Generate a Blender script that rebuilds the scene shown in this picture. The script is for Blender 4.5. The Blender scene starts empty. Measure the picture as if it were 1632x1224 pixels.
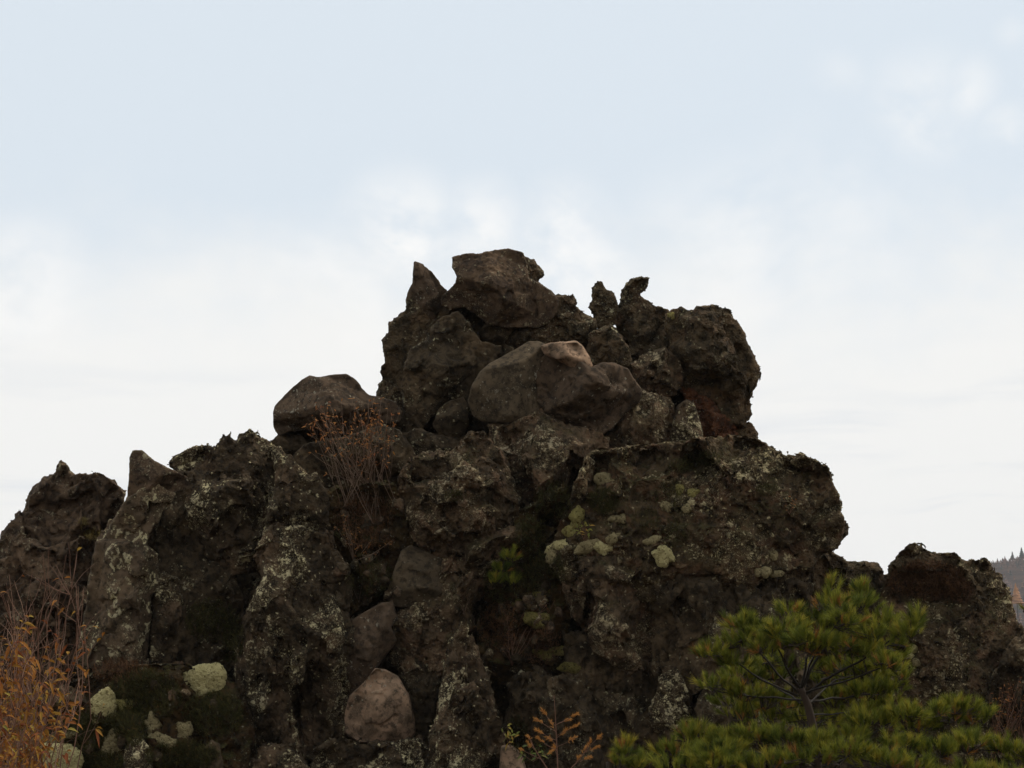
import bpy, math, random
import numpy as np
from mathutils import Vector, Matrix, geometry

# ------------------------------------------------------------------ camera, sky, sun, exposure
S = bpy.context.scene
COL = S.collection
R = math.radians
PITCH, HFOV = 15.0, 35.0
FPX = 816.0 / math.tan(R(HFOV / 2))
CAM = Vector((0.0, 0.0, 1.6))
RIGHT = Vector((1, 0, 0))
FWD = Vector((0, math.cos(R(PITCH)), math.sin(R(PITCH))))
UP = Vector((0, -math.sin(R(PITCH)), math.cos(R(PITCH))))

cam_data = bpy.data.cameras.new("camera")
cam_data.sensor_width = 36.0
cam_data.lens = 18.0 / math.tan(R(HFOV / 2))
cam_data.clip_start = 0.1
cam_data.clip_end = 6000.0
cam = bpy.data.objects.new("camera", cam_data)
cam.location = CAM
cam.rotation_euler = (R(90 + PITCH), 0, 0)
COL.objects.link(cam)
S.camera = cam

SUN_EL, SUN_AZ = 58.0, 75.0      # azimuth measured from straight ahead, to the right
sun_dir = Vector((math.sin(R(SUN_AZ)) * math.cos(R(SUN_EL)), math.cos(R(SUN_AZ)) * math.cos(R(SUN_EL)), math.sin(R(SUN_EL))))
sl = bpy.data.lights.new("sun", 'SUN')
sl.energy = 1.9
sl.angle = R(16)
sl.color = (1.0, 0.90, 0.76)
so = bpy.data.objects.new("sun", sl)
so.rotation_euler = (-sun_dir).to_track_quat('-Z', 'Y').to_euler()
so.location = (0, 0, 60)
COL.objects.link(so)

S.view_settings.view_transform = 'Standard'
S.view_settings.look = 'None'
S.view_settings.exposure = 0.14
S.view_settings.gamma = 1.0
S.view_settings.use_curve_mapping = False
S.cycles.pixel_filter_type = 'BLACKMAN_HARRIS'
S.cycles.filter_width = 1.5
S.cycles.max_bounces = 6
S.cycles.diffuse_bounces = 3
S.cycles.volume_bounces = 0
S.cycles.use_denoising = True
S.cycles.denoising_input_passes = 'RGB_ALBEDO_NORMAL'
S.cycles.denoising_prefilter = 'ACCURATE'
S.cycles.denoiser = 'OPENIMAGEDENOISE'
S.cycles.use_adaptive_sampling = True
S.cycles.adaptive_threshold = 0.012


def pix(x, y, D):
    """world point seen at photo pixel (x, y), D metres along the view axis"""
    return CAM + D * (FWD + (x - 816.0) / FPX * RIGHT + (612.0 - y) / FPX * UP)


class NT:
    """tiny node-tree helper"""
    def __init__(self, nt):
        self.nt = nt
        nt.nodes.clear()

    def n(self, kind, props=None, **inp):
        nd = self.nt.nodes.new(kind)
        for k, v in (props or {}).items():
            setattr(nd, k, v)
        for k, v in inp.items():
            self.set(nd, k, v)
        return nd

    def set(self, nd, k, v):
        if k.startswith('i') and k[1:].isdigit():
            s = nd.inputs[int(k[1:])]
        else:
            s = nd.inputs[k.replace('_', ' ')]
        if isinstance(v, bpy.types.NodeSocket):
            self.nt.links.new(v, s)
        else:
            s.default_value = v

    def math(self, op, a, b=0.0, clamp=False):
        nd = self.n('ShaderNodeMath', {'operation': op, 'use_clamp': clamp}, i0=a, i1=b)
        return nd.outputs[0]

    def vmath(self, op, a, b=(0, 0, 0)):
        nd = self.n('ShaderNodeVectorMath', {'operation': op}, i0=a, i1=b)
        return nd.outputs[1] if op in ('DOT_PRODUCT', 'LENGTH', 'DISTANCE') else nd.outputs[0]

    def vscale(self, v, s):
        nd = self.n('ShaderNodeVectorMath', {'operation': 'SCALE'}, i0=v)
        self.set(nd, 'Scale', s)
        return nd.outputs[0]

    def mix(self, f, a, b, mode='MIX'):
        nd = self.n('ShaderNodeMix', {'data_type': 'RGBA', 'blend_type': mode})
        self.set(nd, 'i0', f); self.set(nd, 'i6', a); self.set(nd, 'i7', b)
        return nd.outputs[2]

    def ramp(self, v, lo, hi, a=0.0, b=1.0, smooth=True):
        nd = self.n('ShaderNodeMapRange', {'interpolation_type': 'SMOOTHSTEP' if smooth else 'LINEAR', 'clamp': True},
                    i0=v, i1=lo, i2=hi, i3=a, i4=b)
        return nd.outputs[0]

    def noise(self, vec, scale, detail=4.0, rough=0.55, dist=0.0, out=0):
        nd = self.n('ShaderNodeTexNoise', None, Vector=vec, Scale=scale, Detail=detail, Roughness=rough, Distortion=dist)
        return nd.outputs[out]

    def vor(self, vec, scale, feature='F1', out='Distance', smooth=None, rnd=1.0):
        nd = self.n('ShaderNodeTexVoronoi', {'feature': feature}, Vector=vec, Scale=scale, Randomness=rnd)
        if smooth is not None:
            nd.inputs['Smoothness'].default_value = smooth
        return nd.outputs[out]


def c4(c):
    return (c[0], c[1], c[2], 1.0)


world = bpy.data.worlds.new("World")
S.world = world
world.use_nodes = True
w = NT(world.node_tree)
wc = w.n('ShaderNodeTexCoord').outputs['Generated']
sky = w.n('ShaderNodeTexSky', {'sky_type': 'NISHITA', 'sun_disc': False, 'sun_elevation': R(SUN_EL),
                               'sun_rotation': R(SUN_AZ), 'altitude': 1300.0, 'air_density': 1.0, 'dust_density': 1.5})


def sky_dir(x, y):
    v = (FWD + (x - 816.0) / FPX * RIGHT + (612.0 - y) / FPX * UP).normalized()
    return (v.x, v.y, v.z)


sep = w.n('ShaderNodeSeparateXYZ', None, i0=wc)
# thin high overcast: white veil thickest near the horizon, broken above into soft patches
nwarp = w.noise(wc, 3.0, 3.0, 0.5, out=1)
pw = w.vmath('ADD', wc, w.vscale(w.vmath('SUBTRACT', nwarp, (0.5, 0.5, 0.5)), 0.10))
strch = w.vmath('MULTIPLY', pw, (1.0, 1.0, 1.5))
n1 = w.noise(strch, 7.0, 8.0, 0.58)
n2 = w.noise(strch, 24.0, 6.0, 0.6)
veil = w.ramp(w.math('ADD', sep.outputs[2], w.math('MULTIPLY', w.math('SUBTRACT', n1, 0.5), 0.20)), 0.245, 0.385, 1.0, 0.0)
blobs = None
for (bx, by, rad, amt) in [(640, 375, 0.050, 0.9), (760, 390, 0.050, 0.8), (930, 400, 0.060, 0.8), (520, 470, 0.06, 0.6),
                           (60, 455, 0.055, 0.75), (1330, 115, 0.028, 0.55), (1470, 150, 0.050, 0.55), (1545, 110, 0.030, 0.85), (1615, 165, 0.026, 0.8),
                           (1602, 20, 0.017, 0.7), (1150, 400, 0.08, 0.5), (1300, 380, 0.09, 0.35)]:
    d = w.vmath('DISTANCE', pw, sky_dir(bx, by))
    b = w.math('MULTIPLY', w.ramp(d, rad * 0.1, rad, amt, 0.0), w.ramp(w.math('ADD', w.math('MULTIPLY', n1, 0.45), w.math('MULTIPLY', n2, 0.55)), 0.36, 0.62))
    blobs = b if blobs is None else w.math('MAXIMUM', blobs, b)
streak = w.math('MULTIPLY', w.ramp(w.noise(w.vmath('MULTIPLY', pw, (1.0, 1.0, 9.0)), 6.0, 5.0, 0.55), 0.5, 0.7), w.ramp(sep.outputs[2], 0.20, 0.30, 0.8, 0.0))
clear = w.mix(0.88, w.vscale(sky.outputs[0], 1.05), (7.4, 8.12, 8.7, 1))
white = w.mix(veil, clear, (8.75, 8.75, 8.6, 1))
white = w.mix(blobs, white, (9.6, 9.5, 9.3, 1))
white = w.mix(streak, white, (7.55, 7.8, 8.05, 1))
w.n('ShaderNodeOutputWorld', None, Surface=w.n('ShaderNodeBackground', None, Color=white, Strength=0.1).outputs[0])

# ------------------------------------------------------------------ naming helpers


def tag(o, label=None, cat=None, group=None, kind=None):
    if label: o['label'] = label
    if cat: o['category'] = cat
    if group: o['group'] = group
    if kind: o['kind'] = kind
    return o


def empty(name, loc):
    o = bpy.data.objects.new(name, None)
    o.location = loc
    COL.objects.link(o)
    return o


def link(name, me, mat, loc=None, parent=None):
    o = bpy.data.objects.new(name, me)
    if mat is not None:
        me.materials.append(mat)
    if loc is not None:
        o.location = loc
    COL.objects.link(o)
    if parent is not None:
        o.parent = parent
    return o


def mesh_np(name, V, Q, smooth=True):
    """mesh from numpy vertices and quads/tris of one size"""
    me = bpy.data.meshes.new(name)
    k = Q.shape[1]
    me.vertices.add(len(V)); me.loops.add(Q.size); me.polygons.add(len(Q))
    me.vertices.foreach_set('co', np.ascontiguousarray(V, dtype=np.float32).ravel())
    me.loops.foreach_set('vertex_index', np.ascontiguousarray(Q, dtype=np.int32).ravel())
    me.polygons.foreach_set('loop_start', np.arange(0, Q.size, k, dtype=np.int32))
    me.update(calc_edges=True)
    me.polygons.foreach_set('use_smooth', np.full(len(Q), smooth, dtype=bool))
    me.validate()
    return me


# ------------------------------------------------------------------ solid noise and surface extraction (numpy)
_rng = np.random.RandomState(7)
_PERM = np.concatenate([_rng.permutation(256)] * 3).astype(np.int64)
_G = _rng.normal(size=(256, 3)); _G /= np.linalg.norm(_G, axis=1)[:, None]


def perlin(p):
    i = np.floor(p).astype(np.int64); f = p - i
    i &= 255
    u = f * f * f * (f * (f * 6 - 15) + 10)
    out = 0
    for dx in (0, 1):
        wx = u[:, 0] if dx else 1 - u[:, 0]
        hx = _PERM[i[:, 0] + dx]
        for dy in (0, 1):
            wy = u[:, 1] if dy else 1 - u[:, 1]
            hy = _PERM[hx + ((i[:, 1] + dy) & 255)]
            for dz in (0, 1):
                wz = u[:, 2] if dz else 1 - u[:, 2]
                g = _G[_PERM[hy + ((i[:, 2] + dz) & 255)]]
                out = out + wx * wy * wz * ((f[:, 0] - dx) * g[:, 0] + (f[:, 1] - dy) * g[:, 1] + (f[:, 2] - dz) * g[:, 2])
    return out * 1.4


def fbm(p, octs=3, gain=0.5, ridged=False):
    s = 0; a = 1.0
    for k in range(octs):
        v = perlin(p * (2.03 ** k) + 17.3 * k)
        s = s + a * ((0.45 - np.abs(v)) * 1.6 if ridged else v)
        a *= gain
    return s


def worley(p):
    """distance to nearest and second nearest feature point"""
    i = np.floor(p).astype(np.int64); f = p - i
    d1 = np.full(len(p), 9.0); d2 = np.full(len(p), 9.0)
    for dx in (-1, 0, 1):
        for dy in (-1, 0, 1):
            for dz in (-1, 0, 1):
                h = _PERM[_PERM[_PERM[(i[:, 0] + dx) & 255] + ((i[:, 1] + dy) & 255)] + ((i[:, 2] + dz) & 255)]
                o = _G[h] * 0.38 + 0.5
                q = np.stack([dx, dy, dz]) + o - f
                d = np.sqrt((q * q).sum(1))
                d2 = np.minimum(d2, np.maximum(d1, d)); d1 = np.minimum(d1, d)
    return d1, d2


def chips(p):
    """angular broken relief: each cell carries its own tilted plane"""
    i = np.floor(p).astype(np.int32); f = (p - i).astype(np.float32)
    i &= 255
    G = _G.astype(np.float32)
    fx, fy, fz = f[:, 0], f[:, 1], f[:, 2]
    d1 = np.full(len(p), 9.0, np.float32); val = np.zeros(len(p), np.float32)
    for dx in (-1, 0, 1):
        hx = _PERM[(i[:, 0] + dx) & 255]
        for dy in (-1, 0, 1):
            hy = _PERM[hx + ((i[:, 1] + dy) & 255)]
            for dz in (-1, 0, 1):
                if abs(dx) + abs(dy) + abs(dz) == 3: continue
                h = _PERM[hy + ((i[:, 2] + dz) & 255)]
                g = G[h]
                qx = dx + 0.5 + g[:, 0] * 0.4 - fx; qy = dy + 0.5 + g[:, 1] * 0.4 - fy; qz = dz + 0.5 + g[:, 2] * 0.4 - fz
                d = qx * qx + qy * qy + qz * qz
                m = np.nonzero(d < d1)[0]
                hm = h[m]; n = G[_PERM[hm + 31]]
                val[m] = qx[m] * n[:, 0] + qy[m] * n[:, 1] + qz[m] * n[:, 2] + (_PERM[hm + 77] / 255.0 - 0.5) * 0.5
                d1[m] = d[m]
    return np.clip(val, -0.55, 0.55)


def keep_largest(V, Q):
    lab = np.arange(len(V))
    while True:
        m = lab[Q].min(1)
        new = lab.copy()
        for c in range(Q.shape[1]):
            np.minimum.at(new, Q[:, c], m)
        new = new[new]
        if (new == lab).all(): break
        lab = new
    r, c = np.unique(lab, return_counts=True)
    ok = lab == r[c.argmax()]
    idx = np.cumsum(ok) - 1
    return V[ok], idx[Q[ok[Q].all(1)]]


def surface_nets(F):
    Sg = F < 0
    nx, ny, nz = F.shape
    acc = np.zeros((nx - 1, ny - 1, nz - 1, 3), np.float32); cnt = np.zeros((nx - 1, ny - 1, nz - 1), np.float32)
    cross = []
    for ax in range(3):
        a = [slice(None)] * 3; b = [slice(None)] * 3
        a[ax] = slice(0, -1); b[ax] = slice(1, None)
        a, b = tuple(a), tuple(b)
        m = Sg[a] != Sg[b]
        idx = np.argwhere(m)
        fa = F[a][m]; fb = F[b][m]
        t = fa / (fa - fb)
        pos = idx.astype(np.float32); pos[:, ax] += t
        cross.append((idx, Sg[a][m]))
        o1, o2 = [k for k in range(3) if k != ax]
        for d1 in (0, 1):
            for d2 in (0, 1):
                c = idx.copy(); c[:, o1] -= d1; c[:, o2] -= d2
                ok = (c >= 0).all(1) & (c[:, 0] < nx - 1) & (c[:, 1] < ny - 1) & (c[:, 2] < nz - 1)
                ci = c[ok]
                lin = np.ravel_multi_index(ci.T, cnt.shape)
                for q in range(3):
                    acc[..., q].reshape(-1)[:] if False else None
                np.add.at(cnt.reshape(-1), lin, 1.0)
                np.add.at(acc.reshape(-1, 3), lin, pos[ok])
    vid = -np.ones(cnt.shape, np.int64)
    msk = cnt > 0
    vid[msk] = np.arange(msk.sum())
    V = acc[msk] / cnt[msk][:, None]
    Q = []
    for ax in range(3):
        idx, sa = cross[ax]
        o1, o2 = [(1, 2), (2, 0), (0, 1)][ax]
        ok = (idx[:, o1] > 0) & (idx[:, o2] > 0) & (idx[:, o1] < F.shape[o1] - 1) & (idx[:, o2] < F.shape[o2] - 1)
        c = idx[ok]; sa = sa[ok]
        def at(d1, d2):
            q = c.copy(); q[:, o1] -= d1; q[:, o2] -= d2
            return vid[q[:, 0], q[:, 1], q[:, 2]]
        q = np.stack([at(1, 1), at(0, 1), at(0, 0), at(1, 0)], 1)
        q[~sa] = q[~sa][:, ::-1]
        Q.append(q)
    return V, np.concatenate(Q)


def smax(a, b, k):
    h = np.clip(0.5 + 0.5 * (a - b) / k, 0, 1)
    return b + (a - b) * h + k * h * (1 - h)


def poly_sd(poly, X, Y):
    P = np.asarray(poly, float); Qp = np.roll(P, -1, 0)
    d = np.full(X.shape, 1e9); ins = np.zeros(X.shape, bool)
    for (x0, y0), (x1, y1) in zip(P, Qp):
        ex, ey = x1 - x0, y1 - y0
        t = np.clip(((X - x0) * ex + (Y - y0) * ey) / (ex * ex + ey * ey + 1e-9), 0, 1)
        d = np.minimum(d, np.hypot(X - x0 - t * ex, Y - y0 - t * ey))
        if abs(ey) > 1e-9:
            c = ((y0 > Y) != (y1 > Y)) & (X < ex * (Y - y0) / ey + x0)
            ins ^= c
    return np.where(ins, -d, d)


def blur(H, n):
    for _ in range(n):
        Pd = np.pad(H, 1, mode='edge')
        H = (Pd[:-2, 1:-1] + Pd[2:, 1:-1] + Pd[1:-1, :-2] + Pd[1:-1, 2:] + 4 * Pd[1:-1, 1:-1]) / 8
    return H


ROCKS = []
_seed = [100]


def solid(outline, D, T, inner=None, ninner=7, eh=0.5, back=None, rough=(5, 26), fine=1.5, crag=0.0, crag_l=16, crack=0.0,
          facet_blur=1, k=6.0, cell=2.5, stretch=(1, 1, 1), chip=None, frac=1.0, planes=0):
    """closed rock solid.  outline: photo pixels at distance D; the front bulges T pixels towards the viewer
    in flat facets between inner points (x, y, h); the rest is solid noise.  Returns vertices (metres), quads, origin."""
    _seed[0] += 1
    rs = np.random.RandomState(_seed[0])
    back = T * 0.9 if back is None else back
    ol = [(p[0], -p[1]) for p in outline]
    olh = [(p[2] if len(p) > 2 else eh * T * rs.uniform(0.6, 1.3)) for p in outline]
    fr = min(1.0, rough[0] / 4.0) * frac
    chip = [(95, 36 * fr if T >= 70 else 0), (44, min(22, .35 * T) * fr), (18, 8.0 * fr), (9, 2.6 * fr)] if chip is None else chip
    amp = rough[0] * 0.7 + fine + crag + 0.45 * sum(c[1] for c in chip) + 2
    pad = min(amp, 24) + 2 * cell + 3
    xs = np.arange(min(p[0] for p in ol) - pad, max(p[0] for p in ol) + pad, cell)
    ys = np.arange(min(p[1] for p in ol) - pad, max(p[1] for p in ol) + pad, cell)
    X, Y = np.meshgrid(xs, ys, indexing='ij')
    f2 = poly_sd(ol, X, Y)
    dm = max(1.0, -f2.min())
    pts = []
    if inner:
        pts = [(p[0], -p[1], p[2]) for p in inner]
    if ninner and not inner:
        tries = 0
        area = (f2 < 0).sum() * cell * cell
        mind = 0.62 * math.sqrt(area / (ninner + 1))
        while len(pts) < ninner and tries < 4000:
            tries += 1
            x = rs.uniform(xs[0], xs[-1]); y = rs.uniform(ys[0], ys[-1])
            a, b = int((x - xs[0]) / cell), int((y - ys[0]) / cell)
            dd = -f2[min(a, len(xs) - 1), min(b, len(ys) - 1)]
            if dd < 0.22 * dm or any(math.hypot(x - q[0], y - q[1]) < mind for q in pts):
                continue
            pts.append((x, y, T * (dd / dm) ** 0.45 * rs.uniform(0.62, 1.1)))
    cdt_in = [Vector((p[0] + rs.uniform(-.01, .01), p[1] + rs.uniform(-.01, .01))) for p in ol] + [Vector(p[:2]) for p in pts]
    hs = olh + [p[2] for p in pts]
    vv, _, tri, ov, _, _ = geometry.delaunay_2d_cdt(cdt_in, [], [], 0, 1e-4)
    hv = [hs[o[0]] if o else 0.0 for o in ov]
    H = np.full(X.shape, np.nan)
    for t in tri:
        (ax, ay), (bx, by), (cx, cy) = [vv[i] for i in t]
        den = (by - cy) * (ax - cx) + (cx - bx) * (ay - cy)
        if abs(den) < 1e-9: continue
        i0, i1 = np.searchsorted(xs, [min(ax, bx, cx) - 1e-6, max(ax, bx, cx) + 1e-6])
        j0, j1 = np.searchsorted(ys, [min(ay, by, cy) - 1e-6, max(ay, by, cy) + 1e-6])
        sx, sy = X[i0:i1, j0:j1], Y[i0:i1, j0:j1]
        l1 = ((by - cy) * (sx - cx) + (cx - bx) * (sy - cy)) / den
        l2 = ((cy - ay) * (sx - cx) + (ax - cx) * (sy - cy)) / den
        l3 = 1 - l1 - l2
        m = (l1 > -1e-6) & (l2 > -1e-6) & (l3 > -1e-6)
        H[i0:i1, j0:j1][m] = (l1 * hv[t[0]] + l2 * hv[t[1]] + l3 * hv[t[2]])[m]
    H[np.isnan(H)] = eh * T * 0.6
    if planes:
        # convex broken block: the front is the lowest of a fan of tilted planes
        ins = f2 < 0
        cx0, cy0 = X[ins].mean(), Y[ins].mean()
        H2 = T * (rs.uniform(.80, .95) + rs.uniform(-.16, .16) * (X - cx0) / (np.ptp(X[ins]) / 2) + rs.uniform(-.20, .05) * (Y - cy0) / (np.ptp(Y[ins]) / 2))
        a0 = rs.uniform(0, 6.28)
        for q in range(planes):
            th = a0 + 6.283 * (q + rs.uniform(-.3, .3)) / planes
            u = (X - cx0) * math.cos(th) + (Y - cy0) * math.sin(th)
            u = u / max(6.0, u[ins].max())
            H2 = np.minimum(H2, T * (rs.uniform(.85, 1.5) - rs.uniform(.55, 1.25) * u))
        H = np.maximum(H2, 0.26 * T)
    H = blur(H, facet_blur)
    gx, gy = np.gradient(H, cell)
    nrm = np.sqrt(1 + np.minimum(gx * gx + gy * gy, 16))
    ws = np.arange(-back - pad, H.max() + pad, cell)
    B = back * np.sqrt(np.clip(-f2 / (dm * 0.8), 0.04, 1))
    W = ws[None, None, :]
    ff = (W - H[..., None]) / nrm[..., None]
    fb = (-W - B[..., None]) * 0.8
    F = smax(smax(np.broadcast_to(f2[..., None], ff.shape), ff, k), fb, k).astype(np.float32)
    band = np.abs(F) < amp * 1.5 + cell * 1.8
    ib = np.argwhere(band)
    P = np.stack([xs[ib[:, 0]], ys[ib[:, 1]], ws[ib[:, 2]]], 1) + rs.uniform(-500, 500, 3)
    P = P * np.asarray(stretch)
    warp = np.stack([perlin(P / 40 + 5), perlin(P / 40 + 25), perlin(P / 40 + 45)], 1) * 6
    front = np.nonzero(ws[ib[:, 2]] > -0.35 * back - 4)[0]
    inw = np.clip(-f2[ib[front, 0], ib[front, 1]] / 26.0, 0.28, 1.0)
    d = rough[0] * 0.5 * fbm((P + warp) / rough[1], 3, 0.5)
    for cl, ca in chip:
        if ca > 0: d[front] += inw * ca * chips((P[front] + warp[front] * 0.35) / cl)
    if fine: d = d + fine * fbm(P / 8.0, 2, 0.55, ridged=True)
    if crag:
        a, b = worley((P + warp * 0.6) / crag_l)
        d = d + crag * (a * 1.7 - 0.85)
    crack = max(crack, 5.0 if rough[0] >= 4 else 0)
    if crack:
        v = perlin((P + warp * 1.5) / 60.0 + 91.0); v2 = perlin((P + warp) * np.array([1.0, .35, 1.0]) / 38.0 + 11.0)
        d = d + crack * np.maximum(np.clip(1 - np.abs(v) / 0.045, 0, 1), np.clip(1 - np.abs(v2) / 0.05, 0, 1))
    F[band] += (d - 2.2).astype(np.float32)
    F[0] = F[-1] = 5; F[:, 0] = F[:, -1] = 5; F[:, :, 0] = F[:, :, -1] = 5
    V, Q = keep_largest(*surface_nets(F))
    V = V * cell + np.array([xs[0], ys[0], ws[0]])
    cx = 0.5 * (min(p[0] for p in ol) + max(p[0] for p in ol)); cy = min(p[1] for p in ol)
    sc = D / FPX
    ray = (FWD + (cx - 816.0) / FPX * RIGHT + (612.0 + 0.5 * (cy + max(p[1] for p in ol))) / FPX * UP).normalized()
    M = np.stack([np.array(RIGHT), np.array(UP), -np.array(ray)], 0)
    Vm = ((V - np.array([cx, cy, 0])) * sc) @ M
    return Vm, Q, pix(cx, -cy, D)


def rock(name, label, mat, outline, D, T, cat="rock", group=None, **kw):
    V, Q, org = solid(outline, D, T, **kw)
    o = link(name, mesh_np(name, V, Q), mat, org)
    tag(o, label, cat, group)
    ROCKS.append(o)
    return o


# ------------------------------------------------------------------ materials


def principled(nt, col, rough=0.95, spec=0.15, **kw):
    b = nt.n('ShaderNodeBsdfPrincipled', None, Base_Color=col, Roughness=rough)
    b.inputs['Specular IOR Level'].default_value = spec
    for k_, v in kw.items():
        nt.set(b, k_, v)
    return b


def rock_mat(name, dark, mid, light, lichen=0.3, speck=0.3, rings=0.0, lcol=(0.30, 0.27, 0.19), red=0.0, moss=0.0,
             lump=0.03, lump_s=9.0, grain=0.012, pits=0.0, lscale=1.0):
    m = bpy.data.materials.new(name); m.use_nodes = True
    t = NT(m.node_tree)
    oi = t.n('ShaderNodeObjectInfo')
    co = t.vmath('ADD', t.n('ShaderNodeTexCoord').outputs['Object'], t.vscale((37.0, 61.0, 23.0), oi.outputs['Random']))
    wv = t.vmath('SUBTRACT', t.noise(co, 2.2, 3.0, 0.5, out=1), (0.5, 0.5, 0.5))
    cw = t.vmath('ADD', co, t.vscale(wv, 0.35))
    nb = t.noise(cw, 1.3, 5.0, 0.6)
    nm = t.noise(cw, 4.0, 5.0, 0.58)
    nf = t.noise(co, 42.0, 3.0, 0.6)
    base = t.mix(t.ramp(nm, 0.36, 0.62), c4(dark), c4(mid))
    base = t.mix(t.math('MULTIPLY', t.ramp(nb, 0.48, 0.68), 0.8), base, c4(light))
    if red:
        base = t.mix(t.math('MULTIPLY', t.ramp(t.noise(cw, 2.6, 4.0, 0.6), 0.48, 0.66), red), base, (0.105, 0.045, 0.024, 1))
    base = t.mix(t.ramp(nf, 0.35, 0.7, 0.0, 0.3), base, t.mix(0.6, base, c4(light)))
    base = t.mix(t.ramp(t.noise(co, 10.0, 4.0, 0.6), 0.38, 0.50, 0.6, 0.0), base, (0.012, 0.010, 0.007, 1))
    geo = t.n('ShaderNodeNewGeometry')
    nz = t.n('ShaderNodeSeparateXYZ', None, i0=geo.outputs['Normal']).outputs[2]
    upf = t.ramp(nz, -0.3, 0.6, 0.35, 1.0)
    if moss:
        mm = t.math('MULTIPLY', t.math('MULTIPLY', t.ramp(t.noise(cw, 1.9, 6.0, 0.65), 0.46, 0.60), t.ramp(nz, -0.15, 0.5)), moss)
        mc = t.mix(t.ramp(t.noise(co, 30.0, 3.0, 0.6), 0.35, 0.65), (0.020, 0.019, 0.006, 1), (0.060, 0.052, 0.014, 1))
        base = t.mix(mm, base, mc)
    reg = t.ramp(t.noise(cw, 1.2 * lscale, 4.0, 0.6), 0.47, 0.60)
    # crusty pale patches
    vc = t.vmath('ADD', co, t.vscale(t.vmath('SUBTRACT', t.noise(co, 14.0, 3.0, 0.6, out=1), (0.5, 0.5, 0.5)), 0.12))
    patch = t.ramp(t.noise(vc, 6.5 * lscale, 4.0, 0.58), 0.70 - 0.13 * lichen, 0.715 - 0.13 * lichen)
    patch = t.math('MULTIPLY', patch, t.ramp(t.math('MULTIPLY', reg, upf), 0.15, 0.5))
    v1 = t.n('ShaderNodeTexVoronoi', {'feature': 'F1'}, Vector=vc, Scale=17.0)
    rnd = t.n('ShaderNodeSeparateXYZ', None, i0=v1.outputs['Color'])
    dot = t.math('MULTIPLY', t.ramp(v1.outputs['Distance'], 0.40, 0.26), t.ramp(t.math('SUBTRACT', rnd.outputs[0], t.math('MULTIPLY', reg, 0.32 * speck)), 0.07 * speck, 0.06 * speck))
    v2 = t.n('ShaderNodeTexVoronoi', {'feature': 'F1'}, Vector=co, Scale=46.0)
    rnd2 = t.n('ShaderNodeSeparateXYZ', None, i0=v2.outputs['Color'])
    dot2 = t.math('MULTIPLY', t.ramp(v2.outputs['Distance'], 0.5, 0.3), t.ramp(rnd2.outputs[1], 0.5 * speck + 0.02, 0.5 * speck))
    edge = t.math('MULTIPLY', t.ramp(t.math('ADD', geo.outputs['Pointiness'], t.math('MULTIPLY', t.math('SUBTRACT', t.noise(vc, 9.0, 4.0, 0.6), 0.5), 0.16)), 0.535, 0.56), t.math('MULTIPLY', t.ramp(reg, 0.1, 0.7), lichen * 0.8, True))
    patch = t.math('MAXIMUM', patch, t.math('MULTIPLY', edge, upf))
    lm = t.math('MAXIMUM', t.math('MULTIPLY', patch, 0.9), t.math('MAXIMUM', t.math('MULTIPLY', dot, 0.8), t.math('MULTIPLY', t.math('MULTIPLY', dot2, reg), 0.45)))
    if rings:
        v3 = t.n('ShaderNodeTexVoronoi', {'feature': 'F1'}, Vector=t.vmath('ADD', co, t.vscale(t.vmath('SUBTRACT', t.noise(co, 9.0, 4.0, 0.6, out=1), (0.5, 0.5, 0.5)), 0.22)), Scale=3.2)
        r3 = t.n('ShaderNodeSeparateXYZ', None, i0=v3.outputs['Color'])
        ring = t.math('MULTIPLY', t.ramp(t.math('ABSOLUTE', t.math('SUBTRACT', v3.outputs['Distance'], t.math('ADD', t.math('MULTIPLY', r3.outputs[1], 0.25), 0.2))), 0.12, 0.06), t.ramp(r3.outputs[0], rings, rings * 0.95))
        ring = t.math('MULTIPLY', ring, t.ramp(t.noise(co, 12.0, 4.0, 0.65), 0.44, 0.54))
        lm = t.math('MAXIMUM', lm, t.math('MULTIPLY', ring, 0.95))
    lc = t.mix(nf, c4([c * 0.75 for c in lcol]), c4([c * 1.3 for c in lcol]))
    lc = t.mix(t.ramp(t.noise(co, 3.5, 2.0, 0.5), 0.4, 0.6), lc, t.mix(0.4, lc, (0.20, 0.16, 0.12, 1)))
    col = t.mix(lm, base, lc)
    bs = principled(t, col)
    # relief
    lumps = t.vor(t.vmath('ADD', co, t.vscale(wv, 0.25)), lump_s, 'SMOOTH_F1', smooth=0.35)
    lumps2 = t.vor(t.vmath('ADD', co, t.vscale(wv, 0.2)), lump_s * 2.7, 'SMOOTH_F1', smooth=0.25)
    h = t.math('ADD', t.math('MULTIPLY', lumps, -lump * 0.9), lump * 0.1 - grain * 0.9)
    h = t.math('ADD', h, t.math('MULTIPLY', lumps2, -lump * 0.5))
    h = t.math('ADD', h, t.math('MULTIPLY', t.noise(co, 19.0, 4.0, 0.62), grain * 1.1))
    h = t.math('ADD', h, t.math('MULTIPLY', nm, lump * 0.45))
    if pits:
        h = t.math('SUBTRACT', h, t.math('MULTIPLY', t.ramp(t.vor(co, 15.0), 0.34, 0.12), pits))
    h = t.math('ADD', h, t.math('MULTIPLY', lm, 0.006))
    dp = t.n('ShaderNodeDisplacement', None, Height=h, Midlevel=0.0, Scale=1.0)
    t.n('ShaderNodeOutputMaterial', None, Surface=bs.outputs[0], Displacement=dp.outputs[0])
    m.displacement_method = 'BOTH'
    return m


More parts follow.
